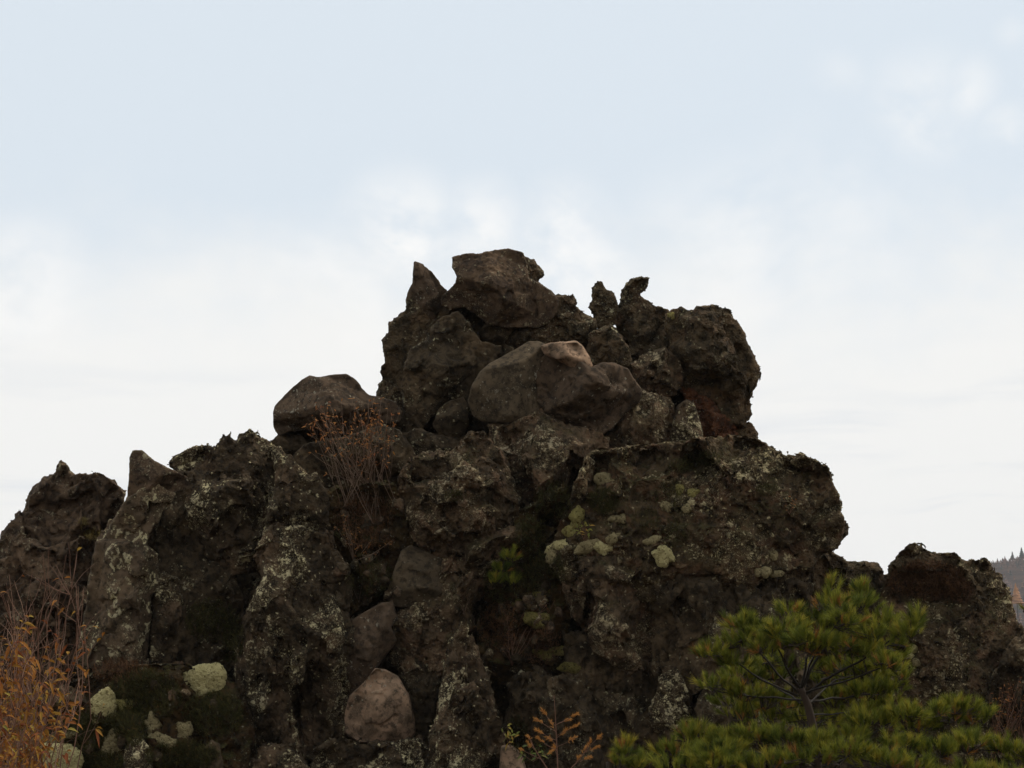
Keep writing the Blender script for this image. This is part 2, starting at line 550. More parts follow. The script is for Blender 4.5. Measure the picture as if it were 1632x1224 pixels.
M_CLINK = rock_mat("dark clinker lava", (0.020, 0.015, 0.008), (0.078, 0.053, 0.028), (0.150, 0.099, 0.052), lichen=0.45, speck=0.5, red=0.25, lump=0.045, lump_s=7.5, pits=0.02, lcol=(0.318, 0.276, 0.156))
M_DARK = rock_mat("dark weathered lava", (0.018, 0.012, 0.006), (0.065, 0.045, 0.025), (0.128, 0.085, 0.046), lichen=0.45, speck=0.5, lump=0.030, lump_s=6.0, lcol=(0.318, 0.276, 0.156))
M_SMOOTH = rock_mat("smooth brown lava", (0.042, 0.028, 0.017), (0.090, 0.058, 0.035), (0.146, 0.096, 0.059), lichen=0.2, speck=0.4, lump=0.010, lump_s=4.0, grain=0.006)
M_BROWN = rock_mat("brown faced lava", (0.035, 0.022, 0.014), (0.094, 0.059, 0.034), (0.167, 0.105, 0.061), lichen=0.6, speck=0.7, lump=0.022, lump_s=5.0, grain=0.008, lcol=(0.276, 0.233, 0.138))
M_GREY = rock_mat("smooth grey lava", (0.050, 0.036, 0.021), (0.100, 0.071, 0.042), (0.158, 0.112, 0.066), lichen=0.4, speck=0.25, lump=0.008, lump_s=3.5, grain=0.006)
M_PINK = rock_mat("fresh pinkish lava", (0.090, 0.060, 0.037), (0.275, 0.174, 0.108), (0.408, 0.259, 0.160), lichen=0.25, speck=0.3, lump=0.008, lump_s=4.0, grain=0.006)
M_LICH = rock_mat("lichen crusted lava", (0.018, 0.012, 0.006), (0.064, 0.044, 0.024), (0.140, 0.088, 0.050), lichen=1.0, speck=1.0, lcol=(0.530, 0.445, 0.248), lump=0.040, lump_s=7.5)
M_MOTT = rock_mat("mottled lichen lava", (0.023, 0.016, 0.008), (0.089, 0.058, 0.032), (0.182, 0.116, 0.066), lichen=0.95, speck=1.1, lcol=(0.360, 0.286, 0.161), red=0.35, moss=0.5, lump=0.038, lump_s=9.0)
M_MOSSY = rock_mat("mossy brown lava", (0.022, 0.015, 0.007), (0.078, 0.053, 0.027), (0.157, 0.099, 0.052), lichen=0.8, speck=0.9, lcol=(0.403, 0.329, 0.175), red=0.45, moss=0.7, lump=0.045, lump_s=8.0)
M_RING = rock_mat("grey lava with ring lichen", (0.049, 0.034, 0.018), (0.102, 0.068, 0.041), (0.166, 0.110, 0.063), lichen=0.6, speck=0.7, rings=0.5, lcol=(0.488, 0.413, 0.230), lump=0.014, lump_s=4.5, grain=0.008)
M_RED = rock_mat("reddish clinker lava", (0.028, 0.011, 0.006), (0.113, 0.043, 0.018), (0.188, 0.075, 0.033), lichen=0.15, speck=0.15, red=0.7, lump=0.045, lump_s=9.0, pits=0.02)
M_SOIL = rock_mat("dark mossy soil", (0.013, 0.008, 0.004), (0.048, 0.030, 0.011), (0.094, 0.055, 0.019), lichen=0.1, speck=0.2, red=0.3, moss=0.9, lump=0.04, lump_s=8.0)

# ------------------------------------------------------------------ ground and far hill


def ground_z(x, y):
    s = min(1.0, max(0.0, (y - 8.0) / 18.0)); s = s * s * (3 - 2 * s)
    far = max(0.0, y - 60.0)
    n = 0.25 * math.sin(x * 0.31 + 1.3) * math.cos(y * 0.23) + 0.12 * math.sin(x * 0.9 + y * 0.7)
    side = max(0.0, 1.0 - max(0.0, abs(x) - 14.0) / 30.0)
    return 1.15 * s * side + n * min(1, max(0, (math.hypot(x, y) - 3) / 6)) * 0.6 - 0.02 * min(far, 400)


def build_ground():
    rr = np.concatenate([np.linspace(0.6, 60, 90), np.geomspace(62, 1800, 40)])
    na = 144
    V = [(0, 0, ground_z(0, 0))]
    for r_ in rr:
        for k_ in range(na):
            a = 2 * math.pi * k_ / na
            x, y = r_ * math.cos(a), r_ * math.sin(a)
            V.append((x, y, ground_z(x, y)))
    F = [(0, 1 + k_, 1 + (k_ + 1) % na) for k_ in range(na)]
    for i in range(len(rr) - 1):
        for k_ in range(na):
            a, b = 1 + i * na + k_, 1 + i * na + (k_ + 1) % na
            F.append((a, a + na, b + na, b))
    me = bpy.data.meshes.new("ground")
    me.from_pydata(V, [], F)
    me.polygons.foreach_set('use_smooth', [True] * len(F))
    o = link("ground", me, M_SOIL)
    tag(o, "dark mossy volcanic ground under the outcrop", "ground", kind='structure')


build_ground()

# ------------------------------------------------------------------ the outcrop, rock by rock (photo pixels, metres away)
rock("bedrock", "dark bedrock seen only in the gaps between the piled boulders", M_DARK,
     [(-90, 1420, 330), (-90, 960, 60), (10, 885), (65, 820), (115, 790), (170, 815), (225, 805), (285, 770), (350, 730), (430, 726), (480, 705), (560, 690), (618, 668), (622, 610), (640, 550),
      (680, 492), (745, 478), (850, 478), (915, 500), (945, 548), (1000, 535), (1060, 530), (1085, 590), (1115, 650), (1150, 712), (1190, 722), (1280, 752), (1312, 850), (1290, 910), (1380, 925),
      (1440, 915), (1550, 925), (1600, 980), (1680, 1080, 60), (1700, 1420, 330)], 33.4, 150,
     inner=[(130, 1000, 60), (300, 900, 70), (300, 1150, 190), (470, 800, 60), (560, 930, 100), (560, 1150, 200), (700, 620, 45), (730, 800, 90), (850, 600, 50), (860, 950, 130), (830, 1200, 260),
            (1030, 640, 45), (1080, 1000, 120), (1000, 830, 90), (1150, 1200, 220), (1480, 1100, 90)],
     eh=0.2, rough=(6, 40), fine=2.5, crag=4, crag_l=24, cell=4.5, k=8)

# --- summit group
rock("boulder", "blocky overhanging cap boulder on the very top of the outcrop", M_BROWN,
     [(722, 411), (731, 408), (763, 405), (788, 400), (808, 397), (833, 403), (838, 419), (842, 444), (858, 452), (879, 465), (888, 478), (886, 499), (872, 514), (854, 521), (805, 521), (778, 517),
      (763, 503), (741, 488), (717, 495), (705, 484), (707, 472), (727, 452), (730, 441), (723, 427)], 32.6, 70, cat="boulder",
     inner=[(736, 415, 46), (790, 404, 50), (812, 410, 64), (770, 440, 52), (800, 428, 78), (828, 412, 50), (832, 460, 62), (800, 470, 84), (752, 462, 70), (720, 480, 58), (770, 490, 66), (842, 490, 58), (812, 512, 40), (868, 480, 40)],
     rough=(1.8, 22), fine=1.0, crack=2, facet_blur=0, k=3, cell=2.0, chip=[(46, 5), (15, 1.6)], planes=8)
rock("boulder", "small rounded knob of lava peeping out behind the right side of the cap boulder", M_CLINK,
     [(834, 408), (850, 413), (864, 428), (867, 438), (858, 448), (856, 470), (828, 474), (818, 440)], 32.95, 30, cat="boulder", rough=(2.5, 14), fine=1.2, ninner=4, cell=2.2, k=5)
rock("lava_spire", "pointed leaning spire left of the cap boulder with a pale brown face", M_SMOOTH,
     [(662, 419), (670, 422), (678, 426), (687, 434), (694, 443), (702, 456), (711, 463), (709, 476), (701, 497), (692, 512), (680, 506), (666, 490), (658, 480), (648, 479), (652, 464), (659, 452), (661, 436)], 32.9, 30,
     inner=[(668, 440, 16), (676, 440, 24), (690, 460, 26), (676, 480, 28), (692, 490, 26), (660, 470, 14)], rough=(2.2, 14), fine=1.2, cell=2.2, facet_blur=0, k=3, planes=5)
rock("lava_column", "dark jagged upright wall forming the left edge of the summit", M_CLINK,
     [(649, 472), (664, 470), (672, 490), (692, 512), (694, 540), (670, 580), (668, 640), (665, 700), (640, 712), (612, 692), (602, 645), (600, 632), (605, 612), (610, 602), (606, 592), (615, 575), (612, 562), (607, 543), (619, 530), (622, 513), (634, 505), (646, 492)], 32.9, 40,
     rough=(3.4, 16), fine=2, crag=2, crag_l=9, k=5, ninner=8, stretch=(1, .6, 1), frac=.8)
rock("boulder", "big dark pointed-top block below the cap boulder", M_DARK,
     [(729, 497), (741, 506), (750, 520), (757, 531), (768, 545), (799, 552), (799, 564), (783, 578), (765, 604), (752, 634), (735, 636), (707, 643), (697, 656), (664, 692), (648, 684), (643, 649), (643, 605), (647, 581), (653, 556),
      (678, 541), (690, 518), (707, 505)], 32.1, 60, cat="boulder",
     inner=[(728, 510, 30), (715, 530, 46), (748, 540, 40), (690, 550, 46), (775, 560, 34), (735, 570, 62), (690, 590, 62), (662, 600, 40), (740, 610, 50), (690, 630, 50), (665, 660, 34)], rough=(2.5, 20), fine=1.5, crack=2, facet_blur=0, k=3, planes=8)
rock("boulder", "small dark angular stone wedged at the foot of the pointed-top block", M_DARK,
     [(700, 650), (716, 640), (738, 633), (747, 650), (748, 672), (742, 690), (722, 700), (700, 694), (690, 676)], 31.7, 32, cat="boulder", rough=(1.5, 16), fine=1, ninner=4, facet_blur=0, k=3, planes=6)
rock("boulder", "low dark stone lying in the shadow left of the smooth grey boulder", M_DARK,
     [(640, 690), (662, 682), (700, 696), (740, 694), (762, 690), (770, 702), (752, 722), (700, 730), (662, 735), (640, 722)], 31.7, 40, cat="boulder", rough=(3, 20), ninner=5, planes=6)
rock("boulder", "smooth grey rounded boulder with clean curved face at the centre of the summit", M_GREY,
     [(748, 640), (754, 616), (766, 594), (781, 581), (800, 571), (825, 557), (843, 546), (858, 546), (873, 553), (886, 566), (892, 580), (884, 608), (874, 636), (862, 655), (845, 668), (810, 672), (770, 671), (755, 660)], 31.4, 66, cat="boulder",
     inner=[(845, 551, 30), (860, 558, 46), (878, 590, 58), (872, 622, 58), (856, 648, 48), (820, 608, 34), (788, 628, 22), (800, 590, 26), (832, 575, 34), (815, 655, 32), (848, 600, 44)], rough=(0.8, 40), fine=0.2, eh=0.3, facet_blur=0, k=4, chip=[(70, 2)], planes=7)
rock("boulder", "brown smooth boulder right of the smooth grey one, scarred with short dark creases", M_SMOOTH,
     [(862, 572), (884, 556), (905, 566), (926, 578), (942, 588), (960, 580), (978, 580), (1000, 590), (1010, 606), (1022, 622), (1017, 640), (1000, 655), (976, 682), (962, 690), (945, 690), (918, 681), (900, 676), (872, 664), (856, 640), (856, 606)], 31.2, 74, cat="boulder",
     inner=[(890, 575, 46), (925, 590, 44), (945, 600, 30), (975, 595, 50), (1000, 620, 48), (905, 610, 74), (890, 645, 66), (925, 640, 46), (955, 620, 66), (950, 660, 56), (980, 650, 52)], rough=(3, 26), fine=0.8, crack=3, facet_blur=0, k=4, chip=[(60, 9), (22, 2.5)], planes=8)
rock("lava_slab", "pale beige flat slab tilted on top of the brown smooth boulder", M_PINK,
     [(864, 552), (880, 547), (900, 547), (918, 544), (928, 552), (937, 568), (943, 584), (938, 592), (918, 590), (900, 578), (884, 572), (868, 562)], 31.0, 40, cat="rock slab",
     inner=[(880, 553, 16), (915, 552, 12), (930, 575, 24), (905, 566, 34)], rough=(1.2, 30), fine=0.2, eh=0.5, back=30, k=5)
rock("lava_ridge", "rough lumpy shoulder falling to the right from the cap boulder", M_CLINK,
     [(858, 470), (884, 470), (900, 471), (912, 470), (917, 480), (919, 491), (930, 497), (938, 503), (948, 508), (952, 522), (950, 548), (940, 570), (920, 560), (880, 560), (845, 562), (800, 566), (785, 540), (800, 515), (850, 505)], 33.0, 56,
     rough=(4, 18), fine=2, crag=3, crag_l=12, k=5, ninner=9, chip=[(30, 5), (12, 2.5)])
rock("lava_spire", "slender dark horn of lava, left of the two horns on the skyline", M_CLINK,
     [(945, 459), (949, 452), (954, 448), (960, 450), (965, 461), (978, 466), (983, 479), (990, 500), (984, 516), (970, 524), (958, 530), (951, 522), (946, 505), (938, 490), (945, 478)], 33.1, 26, rough=(3, 11), fine=1.5, k=4, ninner=4, cell=2.2)
rock("lava_spire", "knobbly spire with a bird-head shaped tip, right of the two horns on the skyline", M_CLINK,
     [(989, 474), (994, 460), (1002, 450), (1010, 445), (1022, 442), (1033, 444), (1031, 455), (1026, 463), (1018, 468), (1022, 475), (1032, 479), (1046, 488), (1062, 493), (1070, 503), (1056, 512), (1045, 530), (1038, 557), (1020, 571), (1007, 567),
      (1000, 547), (983, 532), (980, 515), (985, 498)], 33.2, 40,
     inner=[(1018, 452, 8), (1005, 462, 12), (1008, 490, 26), (1035, 498, 24), (1010, 525, 40), (1030, 530, 36), (1022, 555, 26), (992, 515, 20), (1055, 502, 12)], rough=(3, 12), fine=1.5, k=4, cell=2.2)
rock("boulder", "big round rough boulder bulging out over the right side of the summit", M_CLINK,
     [(1066, 503), (1074, 495), (1086, 491), (1100, 493), (1108, 484), (1124, 485), (1142, 485), (1150, 493), (1164, 500), (1173, 512), (1180, 520), (1186, 533), (1192, 546), (1199, 560), (1203, 575), (1210, 596), (1207, 610), (1200, 622), (1199, 640), (1198, 660), (1186, 674),
      (1164, 668), (1142, 648), (1117, 630), (1090, 614), (1076, 592), (1072, 557), (1074, 537), (1062, 523)], 32.6, 92, cat="boulder",
     inner=[(1090, 505, 38), (1125, 495, 40), (1160, 530, 56), (1110, 530, 74), (1140, 560, 92), (1095, 565, 70), (1180, 580, 58), (1150, 600, 84), (1110, 600, 60), (1185, 630, 44), (1160, 640, 44), (1088, 535, 54)],
     crag=2, crag_l=13, k=8, eh=0.3, rough=(3.2, 20), fine=1.5, planes=11)
rock("boulder", "narrow rough block squeezed between the bird-head spire and the big round boulder", M_CLINK,
     [(1048, 504), (1066, 498), (1078, 520), (1080, 548), (1078, 566), (1052, 566), (1034, 560), (1040, 530)], 33.2, 30, cat="boulder", rough=(3, 16), fine=1.5, ninner=4, facet_blur=0, k=3, planes=6)
rock("boulder", "lumpy dark stone below the slender horn", M_CLINK,
     [(938, 536), (948, 526), (960, 521), (976, 520), (990, 536), (1002, 556), (1007, 578), (997, 586), (973, 584), (948, 582), (936, 564)], 32.3, 36, cat="boulder", rough=(3.5, 16), fine=1.5, crag=2, crag_l=10, ninner=5, facet_blur=0, k=3, planes=7)
rock("boulder", "squat greenish block just under the bird-head spire", M_MOTT,
     [(1006, 580), (1018, 570), (1040, 560), (1060, 556), (1078, 566), (1086, 586), (1090, 612), (1078, 630), (1048, 634), (1020, 622), (1004, 600)], 32.2, 44, cat="boulder", rough=(4, 18), fine=1.5, crag=2, crag_l=12, ninner=6, facet_blur=0, k=3, planes=7)
rock("boulder", "rough grey-brown rock right of the brown smooth boulder", M_MOTT,
     [(1000, 640), (1020, 622), (1048, 630), (1070, 634), (1080, 660), (1082, 700), (1062, 722), (1000, 724), (955, 722), (958, 700), (976, 682)], 31.5, 50, cat="boulder", rough=(4, 20), fine=1.5, crag=2, crag_l=12, ninner=7, stretch=(1, .7, 1), facet_blur=0, k=3, planes=7)
rock("boulder", "pale lichen-dusted upright stone left of the rust-red rock", M_LICH,
     [(1072, 672), (1080, 648), (1094, 636), (1106, 642), (1112, 660), (1120, 690), (1122, 716), (1096, 722), (1066, 720), (1066, 696)], 31.5, 40, cat="boulder", rough=(2.5, 16), fine=1.2, ninner=5, stretch=(1, .7, 1))
rock("boulder", "rust-red clinker under the overhang of the big round boulder", M_RED,
     [(1080, 614), (1096, 616), (1117, 626), (1142, 645), (1164, 664), (1178, 680), (1182, 704), (1160, 720), (1120, 722), (1104, 690), (1096, 650)], 32.5, 40, cat="boulder", rough=(4, 14), fine=1.8, crag=2.5, crag_l=10, ninner=5)
rock("boulder", "little jagged knob at the right foot of the big round boulder", M_CLINK,
     [(1160, 672), (1178, 670), (1188, 678), (1196, 672), (1204, 680), (1208, 692), (1206, 704), (1192, 712), (1166, 712), (1156, 694)], 32.6, 22, cat="boulder", rough=(3, 9), fine=1.6, ninner=3, cell=2.2, k=4)

# --- left boulder and what it lies on
rock("boulder", "smooth brown flat-topped boulder perched left of the summit behind bare twigs", M_SMOOTH,
     [(437, 656), (440, 646), (451, 634), (467, 618), (485, 604), (494, 600), (507, 603), (527, 600), (552, 598), (560, 603), (567, 608), (576, 619), (587, 631), (608, 635), (631, 643), (638, 656), (636, 670), (601, 679), (561, 690), (532, 688), (498, 683), (461, 685), (446, 692), (438, 678)], 31.8, 76, cat="boulder",
     inner=[(470, 628, 40), (500, 608, 34), (550, 606, 30), (455, 660, 44), (490, 650, 70), (520, 625, 62), (560, 640, 52), (545, 665, 66), (600, 655, 44), (575, 672, 50), (500, 672, 52), (525, 605, 36)], rough=(1.2, 24), fine=0.6, crack=2, facet_blur=0, k=3, chip=[(50, 6), (18, 1.5)], planes=9)
rock("boulder", "broad flat rock under the smooth flat-topped boulder, seen through bare stems", M_DARK,
     [(470, 724), (488, 708), (512, 703), (552, 696), (591, 684), (613, 678), (636, 686), (650, 706), (664, 730), (640, 750), (628, 772), (576, 784), (517, 776), (498, 760), (470, 745)], 31.2, 60, cat="boulder",
     inner=[(500, 716, 30), (560, 704, 28), (610, 690, 24), (520, 745, 50), (580, 735, 64), (630, 720, 46), (590, 765, 46)], rough=(2, 22), fine=0.8, crack=2, facet_blur=0, k=3, planes=7)
rock("boulder", "small dark ledge tucked under the left end of the flat-topped boulder", M_DARK,
     [(430, 702), (446, 690), (478, 693), (492, 704), (488, 722), (461, 728), (438, 722)], 31.9, 30, cat="boulder", rough=(2, 16), ninner=3, planes=5)
rock("boulder", "dark rock hidden in the black gap beneath the perched flat-topped boulder", M_DARK,
     [(446, 684), (480, 662), (560, 655), (640, 650), (668, 680), (668, 740), (600, 760), (480, 750), (440, 715)], 32.3, 30, cat="boulder", rough=(2, 18), ninner=5)

# --- left flank
rock("lava_peak", "jagged pyramid of rock at the far left end of the ridge", M_BROWN,
     [(-80, 930), (-30, 895), (0, 868), (10, 850), (18, 837), (45, 815), (46, 802), (56, 785), (66, 773), (88, 754), (92, 740), (97, 738), (106, 742), (113, 751), (129, 757), (140, 757), (164, 761), (176, 773), (182, 782), (196, 790), (192, 820), (180, 860), (172, 925), (162, 1000),
      (150, 1080), (100, 1130), (40, 1160), (-90, 1200)], 32.8, 110,
     inner=[(90, 770, 22), (140, 770, 26), (70, 810, 36), (110, 800, 40), (160, 800, 30), (105, 815, 56), (60, 830, 60), (125, 850, 76), (30, 880, 60), (90, 900, 84), (160, 860, 30), (130, 960, 80), (40, 980, 100), (80, 1080, 110), (-30, 1000, 90)], rough=(4, 22), fine=1.8, crack=3, facet_blur=1, k=6)
rock("lava_spire", "pinkish slanting fin poking above the ridge beside the jagged pyramid", M_BROWN,
     [(208, 728), (211, 719), (218, 718), (228, 721), (238, 730), (248, 737), (262, 744), (275, 749), (290, 756), (300, 762), (300, 780), (285, 792), (262, 792), (240, 800), (205, 818), (198, 806), (204, 790), (207, 760)], 30.45, 36,
     inner=[(215, 735, 14), (228, 740, 22), (262, 760, 28), (225, 765, 26), (250, 780, 38), (218, 790, 26), (285, 770, 22)], rough=(1.2, 18), fine=.7, k=3, facet_blur=0, eh=.5, planes=5)
rock("lava_slab", "tall grey slab patterned with pale lichen rings, leaning left beside the autumn shrub", M_RING,
     [(200, 800), (226, 783), (246, 775), (276, 788), (262, 818), (243, 845), (236, 868), (250, 884), (254, 925), (240, 955), (238, 1000), (236, 1050), (228, 1110), (140, 1110), (126, 1060), (138, 985), (148, 920), (158, 868), (176, 832)], 30.4, 70, cat="rock slab",
     inner=[(230, 795, 34), (255, 795, 30), (215, 825, 50), (185, 850, 40), (215, 870, 62), (175, 910, 50), (215, 930, 70), (245, 910, 40), (165, 990, 52), (210, 1000, 72), (155, 1060, 60), (215, 1065, 70)], rough=(2.5, 26), fine=0.8, crack=2, facet_blur=0, k=4, planes=6)
rock("lava_crag", "large dark crag with a ragged crest left of the flat-topped boulder", M_LICH,
     [(268, 738), (272, 726), (289, 719), (300, 713), (319, 707), (332, 710), (341, 714), (352, 703), (357, 694), (366, 694), (375, 700), (388, 693), (400, 687), (408, 690), (415, 699), (430, 703), (442, 712), (452, 735), (456, 790), (440, 850), (418, 905), (370, 915), (328, 895),
      (300, 845), (298, 800), (290, 770)], 30.9, 100,
     inner=[(290, 735, 30), (330, 720, 36), (365, 708, 40), (400, 702, 40), (330, 760, 70), (380, 750, 84), (425, 740, 56), (330, 820, 76), (385, 820, 96), (430, 800, 60), (350, 880, 64), (400, 880, 64)], rough=(5.5, 20), fine=2.2, crag=3, crag_l=13, facet_blur=0, k=4, planes=9, frac=.6)
rock("lava_crag", "black hollow rock face behind the slab with lichen rings", M_DARK,
     [(240, 800), (290, 780), (310, 830), (330, 890), (372, 910), (390, 960), (380, 1060), (330, 1100), (240, 1100), (232, 1010), (244, 940), (250, 890)], 30.75, 60, rough=(6, 26), fine=2.2, crag=3, crag_l=16, ninner=9, stretch=(1, .6, 1))
rock("boulder", "knobbly lichen-spotted stone at the right edge of the slab with lichen rings", M_LICH,
     [(246, 925), (262, 912), (282, 922), (292, 960), (290, 1010), (280, 1060), (252, 1075), (236, 1060), (240, 1000)], 30.4, 36, cat="boulder", rough=(4, 14), fine=1.6, crag=2, crag_l=12, ninner=5, stretch=(1, .7, 1))
rock("lava_pillar", "upper half of the lichen-white pillar, a narrow crest below the flat-topped boulder", M_LICH,
     [(432, 716), (444, 710), (466, 730), (484, 752), (494, 760), (502, 756), (512, 772), (521, 790), (522, 824), (524, 850), (500, 870), (460, 880), (424, 862), (428, 810), (440, 765)], 29.9, 56,
     inner=[(448, 728, 26), (470, 750, 36), (498, 775, 40), (505, 810, 44), (465, 790, 54), (450, 830, 52), (490, 840, 58)], rough=(5, 16), fine=2, crag=2.5, crag_l=11, stretch=(1, .6, 1), facet_blur=0, k=4, planes=6)
rock("lava_pillar", "tall broad pillar streaked with white lichen left of the mossy slope", M_LICH,
     [(424, 850), (446, 836), (470, 838), (500, 842), (522, 850), (534, 884), (552, 902), (558, 940), (557, 1000), (553, 1080), (550, 1150), (536, 1180), (500, 1210), (440, 1215), (396, 1200), (382, 1140), (381, 1060), (388, 1000), (404, 960), (418, 920), (414, 890)], 29.5, 104,
     inner=[(440, 860, 40), (490, 862, 48), (440, 910, 60), (500, 910, 84), (535, 930, 46), (430, 970, 64), (480, 980, 100), (530, 1010, 60), (415, 1050, 60), (465, 1070, 98), (520, 1090, 66), (410, 1130, 56), (460, 1150, 80), (515, 1150, 60)], rough=(6, 22), fine=2.4, crag=3.5, crag_l=15, crack=3, stretch=(1, .55, 1), facet_blur=0, k=4, planes=8)
# --- centre
rock("boulder", "big mottled lumpy boulder in the middle, beside the bare-stemmed shrub", M_MOTT,
     [(648, 742), (656, 734), (669, 728), (686, 724), (701, 721), (720, 720), (734, 712), (742, 698), (752, 689), (767, 687), (780, 698), (784, 712), (796, 721), (806, 743), (818, 777), (826, 800), (832, 836), (828, 862), (806, 880), (770, 895), (738, 912), (716, 920), (704, 898), (686, 888),
      (664, 862), (646, 826), (636, 794), (634, 760)], 30.2, 110, cat="boulder",
     inner=[(660, 750, 44), (700, 735, 50), (760, 705, 40), (785, 735, 50), (680, 780, 84), (730, 765, 88), (780, 780, 76), (660, 810, 60), (700, 830, 90), (750, 820, 108), (805, 810, 60), (690, 865, 60), (740, 870, 84), (795, 850, 66)], rough=(5.5, 18), fine=2.2, crag=3.5, crag_l=14, k=8)
rock("lava_pillar", "mottled column running down from the big lumpy boulder to the white-tipped pinnacle", M_MOTT,
     [(716, 896), (740, 880), (778, 872), (796, 890), (778, 930), (752, 962), (752, 1000), (730, 1030), (708, 1070), (690, 1110), (660, 1100), (640, 1065), (628, 1022), (628, 985), (660, 968), (700, 942)], 29.9, 70, rough=(4.5, 20), fine=1.8, crag=2.5, crag_l=14, ninner=9, stretch=(1, .7, 1))
rock("lava_ridge", "folded grey-brown rock with steep wavy furrows under the summit boulders", M_MOTT,
     [(780, 680), (800, 672), (831, 663), (855, 655), (868, 662), (878, 668), (899, 680), (934, 688), (964, 698), (962, 716), (944, 724), (930, 746), (910, 758), (898, 780), (868, 812), (842, 820), (826, 800), (820, 777), (810, 743), (790, 716)], 30.9, 90,
     inner=[(800, 685, 30), (855, 668, 34), (900, 692, 40), (940, 702, 36), (815, 720, 66), (850, 700, 82), (835, 745, 46), (870, 735, 88), (905, 720, 58), (850, 785, 60), (885, 760, 54), (920, 740, 30)], rough=(4.5, 22), fine=1.5, crack=3, stretch=(1, .5, 1), facet_blur=0, k=4, planes=8)
rock("lava_slab", "smooth grey sloping slab below the mossy slope in the centre", M_GREY,
     [(640, 878), (654, 870), (678, 880), (704, 892), (712, 935), (690, 958), (664, 972), (630, 964), (612, 955), (628, 918)], 29.9, 46, cat="rock slab",
     inner=[(655, 885, 30), (690, 905, 34), (650, 930, 42), (680, 945, 34)], rough=(1.5, 30), fine=0.5, facet_blur=0, k=3, planes=5)
rock("mossy_slope", "dark brown mossy slope below the bare-stemmed shrub", M_SOIL,
     [(515, 780), (570, 772), (632, 770), (650, 830), (662, 865), (636, 890), (634, 920), (615, 950), (575, 975), (555, 985), (548, 900), (524, 870)], 30.15, 60, cat="mossy slope",
     inner=[(560, 790, 10), (610, 800, 10), (560, 850, 34), (620, 850, 30), (580, 890, 54), (600, 930, 60)], rough=(5, 24), fine=2, crag=3, crag_l=14)
rock("lava_slab", "narrow brown slab with a notched right edge, above the pink rounded slab", M_SMOOTH,
     [(556, 990), (575, 980), (605, 962), (626, 958), (632, 986), (622, 1000), (631, 1020), (616, 1042), (598, 1066), (584, 1090), (556, 1112), (552, 1060)], 29.3, 40, cat="rock slab",
     inner=[(590, 990, 34), (600, 1020, 38), (570, 1030, 30), (580, 1060, 36)], rough=(2, 24), fine=0.8, facet_blur=0, k=3, planes=7)
rock("lava_slab", "pink rounded slab with fresh broken faces low in the centre", M_PINK,
     [(598, 1066), (614, 1068), (634, 1079), (650, 1108), (658, 1140), (660, 1168), (648, 1184), (605, 1186), (570, 1182), (550, 1168), (552, 1135), (558, 1110), (580, 1092)], 28.9, 44, cat="rock slab",
     inner=[(605, 1085, 24), (630, 1100, 32), (575, 1115, 26), (600, 1128, 40), (640, 1145, 30), (590, 1160, 36), (625, 1165, 34), (562, 1150, 22)], rough=(1.2, 22), fine=0.5, facet_blur=0, k=3, chip=[(40, 5)])
rock("boulder", "shadowed block right of the narrow brown slab", M_DARK,
     [(632, 1000), (660, 985), (690, 1040), (700, 1090), (690, 1150), (668, 1190), (650, 1180), (656, 1130), (640, 1075), (616, 1050)], 29.7, 30, cat="boulder", rough=(4, 20), ninner=5)
rock("lava_pinnacle", "dark pinnacle with white crusts at its tip, low in the centre", M_LICH,
     [(722, 1010), (728, 994), (735, 989), (745, 996), (752, 1012), (762, 1030), (768, 1052), (778, 1068), (783, 1096), (790, 1130), (802, 1190), (812, 1340), (660, 1340), (676, 1220), (690, 1150), (698, 1110), (706, 1060)], 28.6, 76,
     inner=[(738, 1005, 26), (745, 1040, 46), (722, 1060, 40), (755, 1090, 60), (720, 1120, 56), (765, 1150, 56), (725, 1200, 74), (770, 1240, 66), (720, 1290, 80), (770, 1320, 70)], rough=(4.5, 18), fine=2, crag=3, crag_l=12, stretch=(1, .6, 1), facet_blur=0, k=4, planes=7)
rock("boulder", "lumpy dark rocks right below the pink rounded slab", M_LICH,
     [(492, 1195), (520, 1180), (552, 1168), (580, 1182), (630, 1184), (665, 1176), (690, 1190), (700, 1340), (480, 1340)], 28.5, 70, cat="boulder", rough=(7, 22), fine=2.2, crag=4, crag_l=16, ninner=9)
rock("boulder", "pale-topped low boulder at the bottom edge beneath the broad pillar", M_LICH,
     [(386, 1215), (404, 1194), (430, 1182), (456, 1190), (480, 1204), (498, 1230), (500, 1340), (380, 1340)], 28.4, 60, cat="boulder", rough=(4, 18), fine=1.8, crag=2.5, crag_l=13, ninner=6)
rock("boulder", "smooth pink stone with a clean curved edge at the bottom edge of the picture", M_PINK,
     [(800, 1190), (812, 1188), (824, 1196), (833, 1210), (838, 1230), (840, 1330), (792, 1330), (796, 1240)], 27.9, 30, cat="boulder", rough=(0.8, 30), fine=0.1, ninner=3, k=8)
rock("boulder", "round dark boulder right of the white-tipped pinnacle", M_DARK,
     [(810, 1092), (816, 1080), (830, 1072), (858, 1073), (880, 1080), (886, 1110), (880, 1150), (860, 1180), (836, 1182), (820, 1150)], 29.0, 50, cat="boulder", rough=(4, 18), fine=1.8, crag=2, crag_l=12, ninner=6, facet_blur=0, k=3, planes=7)
rock("boulder", "dark fissured block behind the orange larch sapling", M_DARK,
     [(872, 1082), (896, 1078), (925, 1092), (955, 1130), (990, 1180), (1000, 1340), (830, 1340), (838, 1200), (862, 1150)], 29.2, 70, cat="boulder", rough=(6, 22), fine=2.2, crag=3, crag_l=16, ninner=8, stretch=(1, .6, 1), facet_blur=0, k=4, planes=7)
